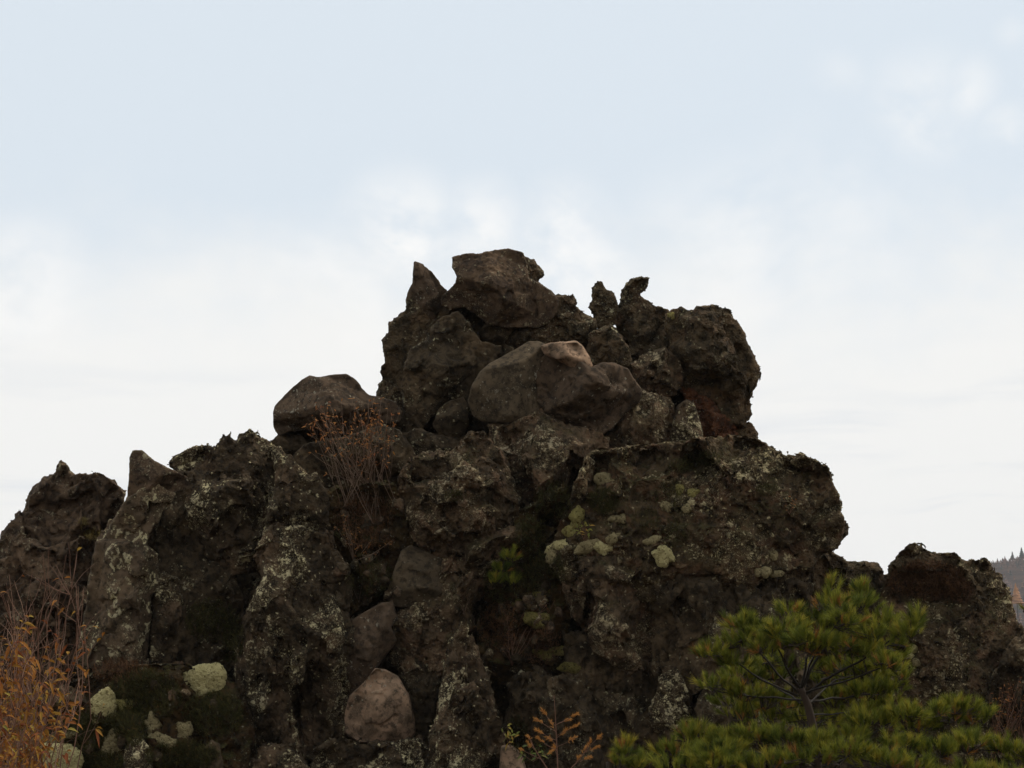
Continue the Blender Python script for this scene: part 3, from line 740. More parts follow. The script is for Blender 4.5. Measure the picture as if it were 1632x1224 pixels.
rock("mossy_slope", "overgrown gully with dark plants between the lumpy boulder and the right-hand mass", M_SOIL,
     [(826, 815), (868, 800), (900, 775), (912, 800), (900, 860), (905, 930), (910, 1010), (900, 1080), (850, 1090), (800, 1085), (770, 1060), (752, 1010), (760, 960), (786, 910), (812, 870)], 30.1, 70, cat="mossy slope",
     inner=[(870, 830, 10), (850, 880, 26), (880, 930, 40), (810, 950, 40), (840, 1010, 60), (870, 1060, 70), (790, 1030, 56)], rough=(7, 26), fine=2.5, crag=4, crag_l=18)

# --- right-hand mass
rock("lava_mass", "huge mossy brown mass of lava bulging out on the right of the outcrop", M_MOSSY,
     [(934, 745), (940, 724), (960, 717), (989, 717), (1020, 713), (1059, 708), (1090, 708), (1120, 703), (1166, 696), (1191, 697), (1204, 704), (1212, 707), (1226, 714), (1238, 722), (1245, 731), (1262, 729), (1277, 727), (1296, 735), (1314, 745), (1320, 758), (1321, 775), (1332, 790), (1333, 806), (1336, 824),
      (1347, 841), (1348, 850), (1342, 860), (1322, 878), (1303, 886), (1290, 903), (1284, 925), (1260, 950), (1190, 960), (1100, 945), (1040, 960), (960, 950), (905, 930), (884, 900), (884, 868), (900, 832), (918, 785)], 30.3, 190,
     inner=[(960, 735, 34), (1030, 725, 44), (1110, 720, 46), (1190, 710, 44), (1250, 745, 56), (1300, 760, 50), (940, 800, 76), (1000, 780, 100), (1080, 770, 110), (1160, 765, 120), (1230, 790, 110), (1300, 810, 74), (920, 860, 84), (980, 850, 116), (1060, 840, 130), (1140, 840, 132), (1210, 850, 116),
            (1280, 850, 80), (930, 905, 84), (1000, 910, 122), (1080, 900, 134), (1160, 910, 130), (1230, 905, 100)], rough=(6.5, 26), fine=2.4, crag=5, crag_l=17, k=10, cell=2.5, chip=[(90, 16), (36, 9), (14, 3.5)])
rock("boulder", "steep left shoulder below the mossy lava mass, above a black cleft", M_MOTT,
     [(896, 905), (930, 885), (980, 888), (1030, 900), (1050, 940), (1048, 1000), (1040, 1060), (1000, 1075), (940, 1030), (912, 990), (900, 950)], 29.6, 100, cat="boulder", rough=(6, 22), fine=2.2, crag=4, crag_l=17, ninner=10, stretch=(1, .7, 1), facet_blur=0, k=4, planes=9)
rock("lava_crag", "dark ribbed cliff under the mossy lava mass, left of the pine crown", M_DARK,
     [(1030, 910), (1080, 900), (1120, 910), (1180, 905), (1250, 915), (1290, 930), (1300, 980), (1280, 1100), (1240, 1240), (1120, 1250), (1060, 1180), (1040, 1080), (1044, 1000)], 29.7, 110,
     rough=(7, 26), fine=2.4, crag=4.5, crag_l=18, ninner=14, stretch=(1, .55, 1))
rock("lava_crag", "shadowed lower wall between the larch sapling and the pine", M_DARK,
     [(900, 1010), (940, 1020), (990, 1050), (1040, 1055), (1070, 1110), (1110, 1180), (1130, 1340), (960, 1340), (950, 1200), (930, 1120), (905, 1075)], 29.8, 80, rough=(7, 24), fine=2.4, crag=4, crag_l=17, ninner=10, stretch=(1, .6, 1), facet_blur=0, k=4, planes=8)
rock("boulder", "pale upright stone low on the wall left of the pine crown", M_LICH,
     [(1050, 1080), (1056, 1064), (1068, 1060), (1084, 1066), (1092, 1090), (1098, 1120), (1104, 1160), (1080, 1172), (1040, 1164), (1036, 1130), (1048, 1104)], 29.3, 40, cat="boulder", rough=(4, 16), fine=1.8, crag=2, crag_l=12, ninner=5, stretch=(1, .7, 1), facet_blur=0, k=3, planes=6)
rock("boulder", "dark saddle rock in the gap between the mossy mass and the right-hand crag", M_CLINK,
     [(1296, 900), (1310, 884), (1322, 880), (1336, 886), (1344, 889), (1348, 896), (1364, 895), (1380, 896), (1394, 899), (1402, 904), (1408, 916), (1420, 935), (1436, 1000), (1430, 1110), (1340, 1120), (1290, 1010)], 32.2, 60, cat="boulder", rough=(3.5, 18), fine=1.8, crag=3, crag_l=13, ninner=8)
rock("lava_crag", "jagged crag standing at the right end of the outcrop behind the pine", M_MOSSY,
     [(1400, 960), (1416, 920), (1420, 904), (1428, 895), (1436, 884), (1446, 876), (1452, 871), (1461, 869), (1470, 874), (1478, 880), (1490, 884), (1502, 886), (1514, 886), (1527, 889), (1535, 896), (1532, 903), (1546, 897), (1552, 895), (1558, 898), (1562, 894), (1569, 892), (1578, 902), (1586, 915), (1597, 917),
      (1597, 928), (1604, 938), (1609, 955), (1611, 975), (1618, 992), (1630, 1008), (1660, 1060), (1680, 1340), (1400, 1340), (1396, 1100)], 32.0, 130,
     inner=[(1440, 900, 34), (1480, 895, 44), (1520, 900, 40), (1568, 905, 30), (1440, 960, 40), (1500, 960, 46), (1560, 950, 70), (1595, 950, 40), (1480, 1010, 90), (1540, 1010, 110), (1590, 1020, 80), (1450, 1070, 90), (1520, 1080, 130), (1590, 1100, 100), (1480, 1180, 120), (1560, 1200, 130), (1630, 1180, 110)],
     rough=(5, 20), fine=2.2, crag=4, crag_l=14, k=7, crack=4, chip=[(80, 12), (30, 7), (12, 3)])
rock("lava_ledge", "overhanging ledge along the top of the right-hand crag above the rusty shrub", M_CLINK,
     [(1424, 900), (1432, 888), (1446, 876), (1460, 869), (1472, 874), (1479, 880), (1500, 885), (1526, 889), (1536, 897), (1526, 908), (1490, 912), (1450, 914), (1430, 914)], 31.6, 40, rough=(2.5, 12), fine=1.8, crag=2.5, crag_l=11, k=5, ninner=6, cell=2.3, chip=[(14, 3)])
rock("boulder", "dark block beyond the diagonal crack at the right edge of the picture", M_DARK,
     [(1612, 1020), (1640, 1010), (1690, 1050), (1700, 1340), (1530, 1340), (1566, 1130), (1586, 1070)], 31.2, 90, cat="boulder", rough=(6, 22), fine=2.2, crag=4, crag_l=16, ninner=8)
# --- bottom-left bank
rock("mossy_slope", "mossy bank with pale lichen cushions at the lower left", M_SOIL,
     [(-80, 1190), (-20, 1160), (40, 1136), (70, 1105), (98, 1092), (130, 1078), (200, 1062), (290, 1060), (370, 1090), (400, 1150), (410, 1360), (-90, 1360)], 28.9, 110, cat="mossy slope",
     inner=[(100, 1110, 40), (200, 1090, 40), (310, 1095, 40), (60, 1160, 60), (160, 1150, 70), (260, 1150, 80), (350, 1150, 60), (100, 1230, 100), (220, 1230, 110), (340, 1230, 100), (20, 1280, 110), (200, 1320, 130)], rough=(8, 30), fine=2.5, crag=4, crag_l=20, cell=3)
rock("boulder", "small grey stone among the plants at the bottom left, in front of the mossy bank", M_LICH,
     [(198, 1196), (212, 1176), (226, 1172), (238, 1190), (244, 1230), (246, 1300), (190, 1300)], 27.7, 30, cat="boulder", rough=(2, 16), ninner=4)
rock("boulder", "blunt dark stone at the bottom edge left of the pale-topped boulder", M_DARK,
     [(318, 1222), (326, 1190), (338, 1178), (350, 1186), (356, 1220), (362, 1310), (310, 1310)], 27.7, 30, cat="boulder", rough=(2, 16), ninner=4)
rock("boulder", "low dark ledge at the left where the mossy bank meets the autumn shrub", M_DARK,
     [(60, 1140), (78, 1110), (96, 1094), (116, 1090), (132, 1104), (150, 1130), (128, 1152), (90, 1160)], 28.6, 36, cat="boulder", rough=(4, 16), fine=1.8, crag=2.5, crag_l=12, ninner=4)

# ------------------------------------------------------------------ plants, moss and lichen cushions
bpy.context.view_layer.update()
DG = bpy.context.evaluated_depsgraph_get()


def hit(x, y):
    """where the sight line of photo pixel (x, y) meets the rocks: point, normal (or None)"""
    d = (pix(x, y, 1.0) - CAM).normalized()
    ok, loc, nor, _, ob, _ = S.ray_cast(DG, CAM, d)
    return (loc, nor) if ok else None


def depth(p):
    return (p - CAM).dot(FWD)


class MB:
    def __init__(self):
        self.v, self.f, self.t = [], [], []

    def add(self, vs, fs, tint=0.5):
        n = len(self.v)
        self.v += [tuple(p) for p in vs]
        self.t += [tint] * len(vs)
        self.f += [tuple(i + n for i in q) for q in fs]

    def blade(self, p, d, side, w, tint):
        self.add([p - side * (w * .5), p + side * (w * .5), p + d], [(0, 1, 2)], tint)

    def tube(self, pts, r0, r1, n=4, tint=0.5):
        m = len(pts); vs = []; fs = []
        for i, p in enumerate(pts):
            a = pts[max(0, i - 1)]; b = pts[min(m - 1, i + 1)]
            d = (b - a).normalized() if (b - a).length > 1e-9 else Vector((0, 0, 1))
            s1 = d.orthogonal().normalized() if i == 0 else (s1 - d * s1.dot(d)).normalized()
            s2 = d.cross(s1)
            r = r0 + (r1 - r0) * i / (m - 1)
            for k in range(n):
                q = 2 * math.pi * k / n
                vs.append(p + s1 * (r * math.cos(q)) + s2 * (r * math.sin(q)))
        for i in range(m - 1):
            for k in range(n):
                fs.append((i * n + k, i * n + (k + 1) % n, (i + 1) * n + (k + 1) % n, (i + 1) * n + k))
        fs.append(tuple(range(n))[::-1]); fs.append(tuple(range((m - 1) * n, m * n)))
        self.add(vs, fs, tint)

    def leaf(self, p, d, side, L, W, tint, droop=0.25):
        """folded lance-shaped leaf bending down towards its tip"""
        nrm = d.cross(side).normalized()
        if nrm.z < 0: nrm = -nrm
        c = [(0, 0), (.3, .9), (.6, .85), (1, 0)]
        mid = [p + d * (L * t) - Vector((0, 0, 1)) * (droop * L * t * t) for t, _ in c]
        l_ = [m + side * (W * .5 * k) + nrm * (W * .18 * k) for m, (_, k) in zip(mid, c)]
        r_ = [m - side * (W * .5 * k) + nrm * (W * .18 * k) for m, (_, k) in zip(mid, c)]
        vs = mid + l_[1:3] + r_[1:3]
        self.add(vs, [(0, 1, 4), (1, 2, 5, 4), (2, 3, 5), (0, 6, 1), (1, 6, 7, 2), (2, 7, 3)], tint)

    def build(self, name, mat, parent=None, loc=None, smooth=False):
        o_ = parent.matrix_basis.translation if parent is not None else (loc or Vector((0, 0, 0)))
        if parent is not None and parent.parent is not None:
            o_ = parent.parent.location + parent.location
        me = bpy.data.meshes.new(name)
        me.from_pydata([(p[0] - o_[0], p[1] - o_[1], p[2] - o_[2]) for p in self.v], [], self.f)
        at = me.attributes.new('tint', 'FLOAT', 'POINT')
        at.data.foreach_set('value', self.t)
        if smooth: me.polygons.foreach_set('use_smooth', [True] * len(me.polygons))
        return link(name, me, mat, None if parent is not None else o_, parent)


def rv(r, s=1.0):
    return Vector((r.gauss(0, s), r.gauss(0, s), r.gauss(0, s)))


def leaf_mat(name, stops, trans=0.3):
    m = bpy.data.materials.new(name); m.use_nodes = True
    t = NT(m.node_tree)
    at = t.n('ShaderNodeAttribute', {'attribute_name': 'tint'})
    rp = t.n('ShaderNodeValToRGB', None, Fac=at.outputs['Fac'])
    el = rp.color_ramp.elements
    el[0].position, el[0].color = stops[0][0], c4(stops[0][1])
    el[1].position, el[1].color = stops[-1][0], c4(stops[-1][1])
    for p_, c_ in stops[1:-1]:
        e = el.new(p_); e.color = c4(c_)
    b = principled(t, rp.outputs[0], 0.75, 0.25)
    tr = t.n('ShaderNodeBsdfTranslucent', None, Color=rp.outputs[0])
    mx = t.n('ShaderNodeMixShader', None, i0=trans, i1=b.outputs[0], i2=tr.outputs[0])
    t.n('ShaderNodeOutputMaterial', None, Surface=mx.outputs[0])
    return m


M_NEEDLE = leaf_mat("pine needles", [(0.0, (0.038, 0.055, 0.007)), (0.42, (0.140, 0.158, 0.018)), (0.75, (0.33, 0.30, 0.034)), (0.93, (0.36, 0.27, 0.034)), (0.95, (0.34, 0.17, 0.035)), (1.0, (0.26, 0.10, 0.022))])
M_AUTUMN = leaf_mat("autumn leaves", [(0.0, (0.20, 0.055, 0.014)), (0.3, (0.31, 0.12, 0.018)), (0.65, (0.35, 0.19, 0.028)), (0.9, (0.32, 0.23, 0.04)), (1.0, (0.20, 0.185, 0.035))])
M_RUST = leaf_mat("rusty leaves", [(0.0, (0.30, 0.085, 0.022)), (0.5, (0.42, 0.16, 0.04)), (1.0, (0.50, 0.24, 0.06))])
M_DULL = leaf_mat("dull orange leaves", [(0.0, (0.20, 0.062, 0.018)), (0.5, (0.32, 0.12, 0.03)), (1.0, (0.40, 0.18, 0.045))])
M_HEATH = leaf_mat("dark heath", [(0.0, (0.022, 0.021, 0.006)), (0.5, (0.060, 0.054, 0.012)), (0.85, (0.105, 0.082, 0.018)), (1.0, (0.14, 0.07, 0.022))], 0.15)
M_RHEATH = leaf_mat("rusty heath", [(0.0, (0.045, 0.022, 0.011)), (0.5, (0.12, 0.056, 0.023)), (1.0, (0.22, 0.10, 0.036))], 0.15)
M_STRAW = leaf_mat("dry straw", [(0.0, (0.10, 0.065, 0.022)), (0.5, (0.24, 0.17, 0.05)), (1.0, (0.34, 0.27, 0.09))], 0.2)
M_GREEN = leaf_mat("green leaves", [(0.0, (0.035, 0.050, 0.015)), (0.5, (0.10, 0.13, 0.030)), (0.85, (0.26, 0.25, 0.05)), (1.0, (0.50, 0.28, 0.05))])
M_TWIG = leaf_mat("grey brown twigs", [(0.0, (0.085, 0.050, 0.032)), (0.5, (0.17, 0.108, 0.070)), (1.0, (0.28, 0.19, 0.13))], 0.0)
M_RTWIG = leaf_mat("reddish twigs", [(0.0, (0.10, 0.045, 0.028)), (0.5, (0.19, 0.095, 0.058)), (1.0, (0.30, 0.18, 0.12))], 0.0)
M_BARK = leaf_mat("pine bark", [(0.0, (0.022, 0.016, 0.011)), (0.6, (0.065, 0.042, 0.028)), (1.0, (0.14, 0.075, 0.044))], 0.0)


def moss_mat(name, a, b, c):
    m = bpy.data.materials.new(name); m.use_nodes = True
    t = NT(m.node_tree)
    co = t.n('ShaderNodeTexCoord').outputs['Object']
    n1_ = t.noise(co, 9.0, 5.0, 0.65); v_ = t.vor(co, 48.0)
    col = t.mix(t.ramp(n1_, 0.35, 0.65), c4(a), c4(b))
    col = t.mix(t.ramp(t.noise(co, 17.0, 5.0, 0.68), 0.53, 0.62), col, c4(c))
    h = t.math('ADD', t.math('MULTIPLY', v_, -0.020), t.math('MULTIPLY', t.noise(co, 24.0, 5.0, 0.7), 0.055))
    t.n('ShaderNodeOutputMaterial', None, Surface=principled(t, col, 1.0, 0.05).outputs[0],
        Displacement=t.n('ShaderNodeDisplacement', None, Height=h, Midlevel=0.0, Scale=1.0).outputs[0])
    m.displacement_method = 'BOTH'
    return m


M_CUSH = moss_mat("pale lichen cushion", (0.43, 0.36, 0.165), (0.56, 0.475, 0.235), (0.22, 0.175, 0.07))
M_YCUSH = moss_mat("yellow green moss", (0.25, 0.21, 0.07), (0.35, 0.295, 0.11), (0.11, 0.083, 0.03))
M_GCUSH = moss_mat("grey lichen cushion", (0.24, 0.19, 0.095), (0.37, 0.30, 0.155), (0.11, 0.083, 0.04))
M_OLIVE = moss_mat("olive moss", (0.10, 0.082, 0.024), (0.19, 0.155, 0.052), (0.05, 0.04, 0.014))



def blob(x, y, rx, ry, rot=0.0, seed=0, n=11, jag=0.32):
    r = random.Random(seed)
    o = []
    for i in range(n):
        a = 2 * math.pi * i / n
        k = 1 + r.uniform(-jag, jag)
        u, v = rx * k * math.cos(a), ry * k * math.sin(a)
        c, s_ = math.cos(rot), math.sin(rot)
        o.append((x + u * c - v * s_, y + u * s_ + v * c))
    return o


def cushion(label, mat, x, y, rx, ry, rot=0.0, group="lichen and moss cushions on the rocks", name="lichen_cushion", cat="lichen cushion", outline=None):
    h_ = hit(x, y)
    if h_ is None: return None
    D = depth(h_[0]) + 0.03
    T = 0.45 * min(rx, ry) + 4
    V, Q, org = solid(outline or blob(x, y, rx, ry, rot, int(x * 7 + y)), D, T, ninner=5, back=T + 6, rough=(3.0, 12), fine=0.9, k=7, cell=1.4, facet_blur=4, eh=.4, chip=[])
    o = link(name, mesh_np(name, V, Q), mat, org)
    return tag(o, label, cat, group)


# bottom-left cushions
cushion("large pale yellow-grey cushion of lichen on the mossy bank, biggest of all", M_CUSH, 315, 1092, 44, 30, outline=[(272, 1104), (276, 1090), (290, 1074), (310, 1064), (332, 1060), (350, 1060), (358, 1072), (357, 1092), (348, 1104), (330, 1108), (316, 1118), (306, 1112), (298, 1120), (284, 1116)])
cushion("bright pale cushion of lichen at the left, beside the low dark ledge", M_CUSH, 164, 1124, 20, 25, outline=[(143, 1130), (148, 1116), (160, 1104), (172, 1098), (182, 1108), (184, 1126), (180, 1140), (164, 1146), (150, 1154), (146, 1142)])
cushion("tall narrow lichen tuft in the middle of the mossy bank", M_GCUSH, 243, 1156, 11, 17)
cushion("greyish lichen tuft just right of the tall narrow one on the mossy bank", M_GCUSH, 294, 1164, 14, 12, -0.5)
cushion("flattened brownish lichen patch under the tall narrow tuft", M_GCUSH, 258, 1182, 20, 12, 0.4)
cushion("dull green lichen lump among heath left of the small grey stone", M_GCUSH, 182, 1190, 18, 26, 0.2)
cushion("big lumpy yellow-green lichen mat in the bottom left corner, left half", M_CUSH, 44, 1190, 34, 22, -0.3)
cushion("big lumpy yellow-green lichen mat at the bottom edge, right half", M_CUSH, 90, 1210, 34, 20, 0.1)
cushion("small greenish lichen patch above the two big corner mats", M_GCUSH, 86, 1176, 30, 9, -0.2)
cushion("ochre green lichen edge right of the bright pale cushion", M_YCUSH, 198, 1124, 14, 9, 0.2)
# right-hand mass cushions
cushion("long yellow-green moss cushion high on the left edge of the mossy lava mass", M_YCUSH, 921, 824, 10, 18, 0.5)
cushion("pale olive moss lobe just under the long yellow-green cushion", M_YCUSH, 908, 848, 12, 9)
cushion("ragged pale moss draped over the left corner of the mossy lava mass", M_CUSH, 890, 870, 18, 9, -0.3)
cushion("drooping grey lichen strip beneath the ragged draped moss", M_GCUSH, 878, 886, 6, 14, 0.2)
cushion("long pale lichen roll below the red and yellow sprig", M_GCUSH, 938, 872, 22, 7, -0.35)
cushion("plump cream lichen cushion at the end of the long pale roll", M_CUSH, 960, 873, 14, 8, 0.25)
cushion("broken cream lichen clump, lowest of the cushions on the mossy lava mass", M_CUSH, 1056, 888, 16, 12, 0.2)
cushion("small cream knob on top of the broken cream clump", M_CUSH, 1056, 877, 6, 6)
cushion("flat cream lichen cushion right of the dark heath clump", M_GCUSH, 988, 828, 16, 6, -0.1)
cushion("olive lichen roll in the middle row below the flat cream cushion", M_GCUSH, 977, 858, 13, 7, -0.6)
cushion("grey-green lichen cushion above the broken cream clump", M_GCUSH, 1040, 862, 14, 6, -0.2)
cushion("pale round lichen bun in the upper row of the mossy lava mass", M_GCUSH, 1062, 808, 9, 6)
cushion("pale lichen bun beside the upper row bun", M_GCUSH, 1093, 810, 7, 6)
cushion("yellowish lichen bun highest on the mossy lava mass", M_YCUSH, 1103, 786, 8, 7, 0.3)
cushion("tiny greenish lichen bun left of the highest bun", M_YCUSH, 1084, 780, 7, 8)
cushion("grey lichen lump near the upper left corner of the mossy lava mass", M_GCUSH, 964, 764, 13, 8, 0.1)
cushion("white speckled lichen bun low on the right of the mossy lava mass", M_GCUSH, 1219, 912, 7, 7)
cushion("twin of the white speckled bun, a little to its left", M_GCUSH, 1208, 911, 5, 6)
cushion("thin pale lichen crust right of the white speckled bun", M_GCUSH, 1238, 914, 9, 4, -0.1)
cushion("greenish lichen bun above the thin pale crust", M_GCUSH, 1232, 886, 7, 6)
# by the pine
cushion("pale oval lichen cushion on the right-hand crag next to the pine crown", M_CUSH, 1452, 1033, 10, 6)
cushion("smaller pale lichen scrap under the oval cushion beside the pine", M_CUSH, 1452, 1046, 8, 4, 0.3)
cushion("pinkish grey lichen scrap, lowest of three beside the pine", M_GCUSH, 1460, 1056, 6, 4, 0.4)
# gully moss
cushion("olive moss tuft hanging high in the overgrown gully", M_OLIVE, 860, 952, 12, 7, name="moss_tuft", cat="moss")
cushion("brightest olive moss tuft in the overgrown gully", M_OLIVE, 856, 988, 18, 11, -0.1, name="moss_tuft", cat="moss")
cushion("olive moss tuft left of the brightest one in the gully", M_OLIVE, 828, 962, 10, 7, name="moss_tuft", cat="moss")
cushion("trailing olive moss below the brightest tuft in the gully", M_OLIVE, 890, 1038, 22, 6, -0.2, name="moss_tuft", cat="moss")
cushion("low olive moss patch just above the round dark boulder", M_OLIVE, 906, 1064, 16, 7, name="moss_tuft", cat="moss")
cushion("flat olive moss patch left of the trailing moss in the gully", M_OLIVE, 866, 1044, 14, 7, 0.3, name="moss_tuft", cat="moss")
cushion("small yellow-orange moss spot on the skyline beside the big round boulder", M_YCUSH, 1070, 502, 5, 5, name="moss_tuft", cat="moss")


def heath(name, label, mat, spots, n, lmin, lmax, cat="heath", group="low heath clumps on the rocks", seed=1, width=0.011, lean=0.5):
    """low clump of fine twigs growing where the rocks are: spots = ellipses in the picture"""
    r = random.Random(seed)
    mb = MB(); base = None
    for (x, y, rx, ry) in spots:
        m = int(n * rx * ry / sum(q[2] * q[3] for q in spots))
        for _ in range(m):
            a = r.uniform(0, 2 * math.pi); q = math.sqrt(r.random())
            h_ = hit(x + rx * q * math.cos(a), y + ry * q * math.sin(a))
            if h_ is None: continue
            p, nr = h_
            if base is None: base = p.copy()
            if (p - base).length > 2.2: continue
            L0 = r.uniform(lmin, lmax) * (1.15 - 0.7 * q)
            st = (nr * r.uniform(.2, .7) + Vector((0, 0, 1)) * r.uniform(.3, .9) + rv(r, lean * .5)).normalized()
            tn = min(1, max(0, r.gauss(.45, .2)))
            p0 = p - st * 0.03
            mb.blade(p0, st * (L0 + .03), st.orthogonal().normalized(), width * .6, tn * .5)
            for k in range(6):
                f_ = r.uniform(.25, 1)
                d = (st + rv(r, .55)).normalized()
                mb.blade(p0 + st * (L0 * f_), d * (L0 * r.uniform(.25, .5)), (d.orthogonal() + rv(r, .4)).normalized(), width, min(1, max(0, tn + r.gauss(0, .15) + .25 * (f_ - .5))))
    if not mb.f: return None
    o = mb.build(name, mat, loc=base)
    return tag(o, label, cat, group)


heath("heath_clump", "dark green heath cushion behind the yellow-green moss on the mossy lava mass", M_HEATH, [(962, 800, 26, 20)], 420, .10, .24, seed=2)
heath("heath_clump", "brownish heath on the top of the mossy lava mass", M_HEATH, [(1118, 732, 34, 12), (1085, 744, 20, 10)], 420, .08, .18, seed=3)
heath("heath_clump", "dark heath draped down the middle of the mossy lava mass", M_HEATH, [(1070, 790, 26, 28), (1030, 830, 24, 22), (1075, 850, 24, 24)], 520, .06, .15, seed=4)
heath("heath_clump", "small dark heath patch on the upper right of the mossy lava mass", M_HEATH, [(1224, 780, 20, 10)], 160, .06, .14, seed=5)
heath("heath_clump", "rusty brown shrub under the overhanging ledge of the right-hand crag", M_RHEATH, [(1478, 928, 62, 30), (1530, 945, 22, 20)], 1500, .16, .34, seed=6, cat="shrub")
heath("heath_clump", "dark green heath in the hollow left of the broad lichen-streaked pillar", M_HEATH, [(338, 990, 44, 34), (372, 1020, 18, 40)], 800, .12, .28, seed=7)
heath("heath_clump", "dark heath filling the bank around the large pale cushion", M_HEATH, [(230, 1110, 60, 40), (340, 1140, 50, 36)], 1900, .12, .30, seed=8)
heath("heath_clump", "dark green heath spilling down the bank left of the tall narrow lichen tuft", M_HEATH, [(130, 1170, 44, 34), (200, 1160, 34, 34)], 1700, .12, .30, seed=9)
heath("heath_clump", "blackish heath along the foot of the bank at the bottom edge", M_HEATH, [(290, 1206, 60, 22), (160, 1215, 40, 14)], 1300, .12, .30, seed=10)
heath("heath_clump", "brown heath on the slope at the foot of the slab with lichen rings", M_RHEATH, [(190, 1070, 44, 20)], 420, .10, .22, seed=11)
heath("heath_clump", "dark heath in the shaded cleft at the top of the overgrown gully", M_HEATH, [(880, 800, 30, 34), (845, 850, 26, 30)], 800, .10, .24, seed=12)
heath("heath_clump", "dark bushy growth halfway down the overgrown gully", M_HEATH, [(860, 910, 40, 40), (800, 930, 30, 34)], 1000, .12, .28, seed=13)
heath("heath_clump", "rusty undergrowth at the bottom of the overgrown gully", M_RHEATH, [(800, 1000, 40, 40), (860, 1030, 36, 30)], 900, .10, .26, seed=14)
heath("heath_clump", "reddish low growth on the slope beneath the bare-stemmed shrub", M_RHEATH, [(580, 820, 50, 36), (590, 860, 40, 16)], 900, .08, .2, seed=15)
heath("heath_clump", "thin brown growth on the mossy slope above the grey slab", M_HEATH, [(590, 920, 40, 34)], 420, .06, .16, seed=16)
heath("heath_clump", "mossy green patch on the front of the big lumpy boulder", M_HEATH, [(726, 790, 18, 10)], 120, .05, .11, seed=17)
heath("grass_tuft", "larger straw-coloured grass tuft on the jagged pyramid", M_STRAW, [(146, 852, 13, 9)], 130, .14, .26, seed=18, cat="grass tuft", group="grass tufts on the jagged pyramid", width=0.006, lean=.7)
heath("grass_tuft", "smaller straw-coloured grass tuft above the larger one on the jagged pyramid", M_STRAW, [(132, 833, 8, 5)], 70, .10, .18, seed=19, cat="grass tuft", group="grass tufts on the jagged pyramid", width=0.006, lean=.7)
heath("heath_clump", "dark undergrowth behind the little green plant at the bottom edge", M_HEATH, [(825, 1170, 16, 30), (850, 1200, 24, 20)], 400, .10, .22, seed=20)


def stem_path(r, p0, p1, bow, n=6):
    mid = rv(r, bow)
    return [p0.lerp(p1, i / (n - 1)) + mid * (4 * (i / (n - 1)) * (1 - i / (n - 1))) + rv(r, bow * .18) * (i > 0) for i in range(n)]


def ground_depth(x, y, fallback):
    h_ = hit(x, y)
    return depth(h_[0]) if h_ else fallback


# bare-stemmed shrub in front of the flat-topped boulder
def bare_shrub(name, label, bases, tips, nst, D0, leaf_mat_, leaf_n, L, seed, r0=0.007, tw=M_TWIG, group="twiggy shrubs among the rocks", leaf_top=0.62, depth_off=-.1, wl=.34):
    r = random.Random(seed)
    st = MB(); lf = MB()
    root = None
    for i in range(nst):
        bx, by = r.choice(bases)
        jb = 14 if nst > 20 else 2
        bx += r.uniform(-jb, jb); by += r.uniform(-jb, jb) * .7
        if nst <= 12 and i: bx, by = b0[0] + r.uniform(-1, 1), b0[1] + r.uniform(-.6, .6)
        if i == 0: b0 = (bx, by)
        D = ground_depth(bx, by, D0)
        t = r.random() if nst > 4 else i / max(1, nst - 1)
        k = t * (len(tips) - 1); a = min(int(k), len(tips) - 2); fr = k - a
        tx = tips[a][0] * (1 - fr) + tips[a + 1][0] * fr + r.uniform(-12, 12); ty = tips[a][1] * (1 - fr) + tips[a + 1][1] * fr + r.uniform(-10, 34)
        p0, p1 = pix(bx, by, D + .03), pix(tx, ty, D + depth_off + r.uniform(-.35, .05))
        if root is None: root = empty(name, p0)
        pth = stem_path(r, p0, p1, (p1 - p0).length * .035, 7)
        st.tube(pth, r0 * r.uniform(.8, 1.2), r0 * .35, 4, r.uniform(.2, .9))
        for b in range(r.randint(2, 5)):
            j = r.randint(2, 5)
            d = ((pth[j + 1] - pth[j]).normalized() + rv(r, .35)).normalized()
            Lb = (p1 - p0).length * r.uniform(.15, .4) * (1 - j / 9)
            bp = stem_path(r, pth[j], pth[j] + d * Lb, Lb * .05, 4)
            st.tube(bp, r0 * .5, r0 * .22, 3, r.uniform(.2, .9))
            for _ in range(leaf_n):
                if j / 6 < leaf_top * r.random(): continue
                q = bp[r.randint(2, 3)]
                d2 = (d * .6 + rv(r, .5) + Vector((0, 0, -.1))).normalized()
                lf.leaf(q, d2, d2.orthogonal().normalized(), L * r.uniform(.6, 1.2), L * wl, r.random(), .35)
        for _ in range(leaf_n):
            q = pth[r.randint(5, 6)]
            d2 = (rv(r, .6) + Vector((0, 0, .5))).normalized()
            lf.leaf(q, d2, d2.orthogonal().normalized(), L * r.uniform(.6, 1.2), L * wl, r.random(), .35)
    tag(root, label, "shrub", group)
    st.build('stems', tw, root)
    if lf.f: lf.build('leaves', leaf_mat_, root)
    return root


bare_shrub("shrub", "nearly leafless shrub fanning out in front of the perched flat-topped boulder", [(585, 800), (600, 830), (560, 815), (620, 800)], [(486, 668), (505, 640), (540, 640), (580, 650), (610, 640), (640, 650)], 50, 30.3, M_DULL, 2, .085, 31, r0=.008, depth_off=-.25)
bare_shrub("shrub", "small bare shrub with orange buds on the mossy slope below the leafless one", [(562, 896), (590, 890)], [(532, 835), (552, 828), (570, 850), (625, 850)], 12, 30.0, M_DULL, 2, .055, 32, r0=.006)
bare_shrub("shrub", "thin upright bare twigs on the lower mossy slope above the narrow brown slab", [(572, 960), (585, 965)], [(556, 890), (580, 870), (600, 880)], 8, 30.0, M_DULL, 0, .05, 33, r0=.006)
bare_shrub("shrub", "thin bare twigs trailing over the rocks at the left side of the gully", [(752, 1000), (740, 980)], [(712, 930), (728, 935), (745, 940)], 9, 29.2, M_DULL, 0, .05, 34, r0=.006)
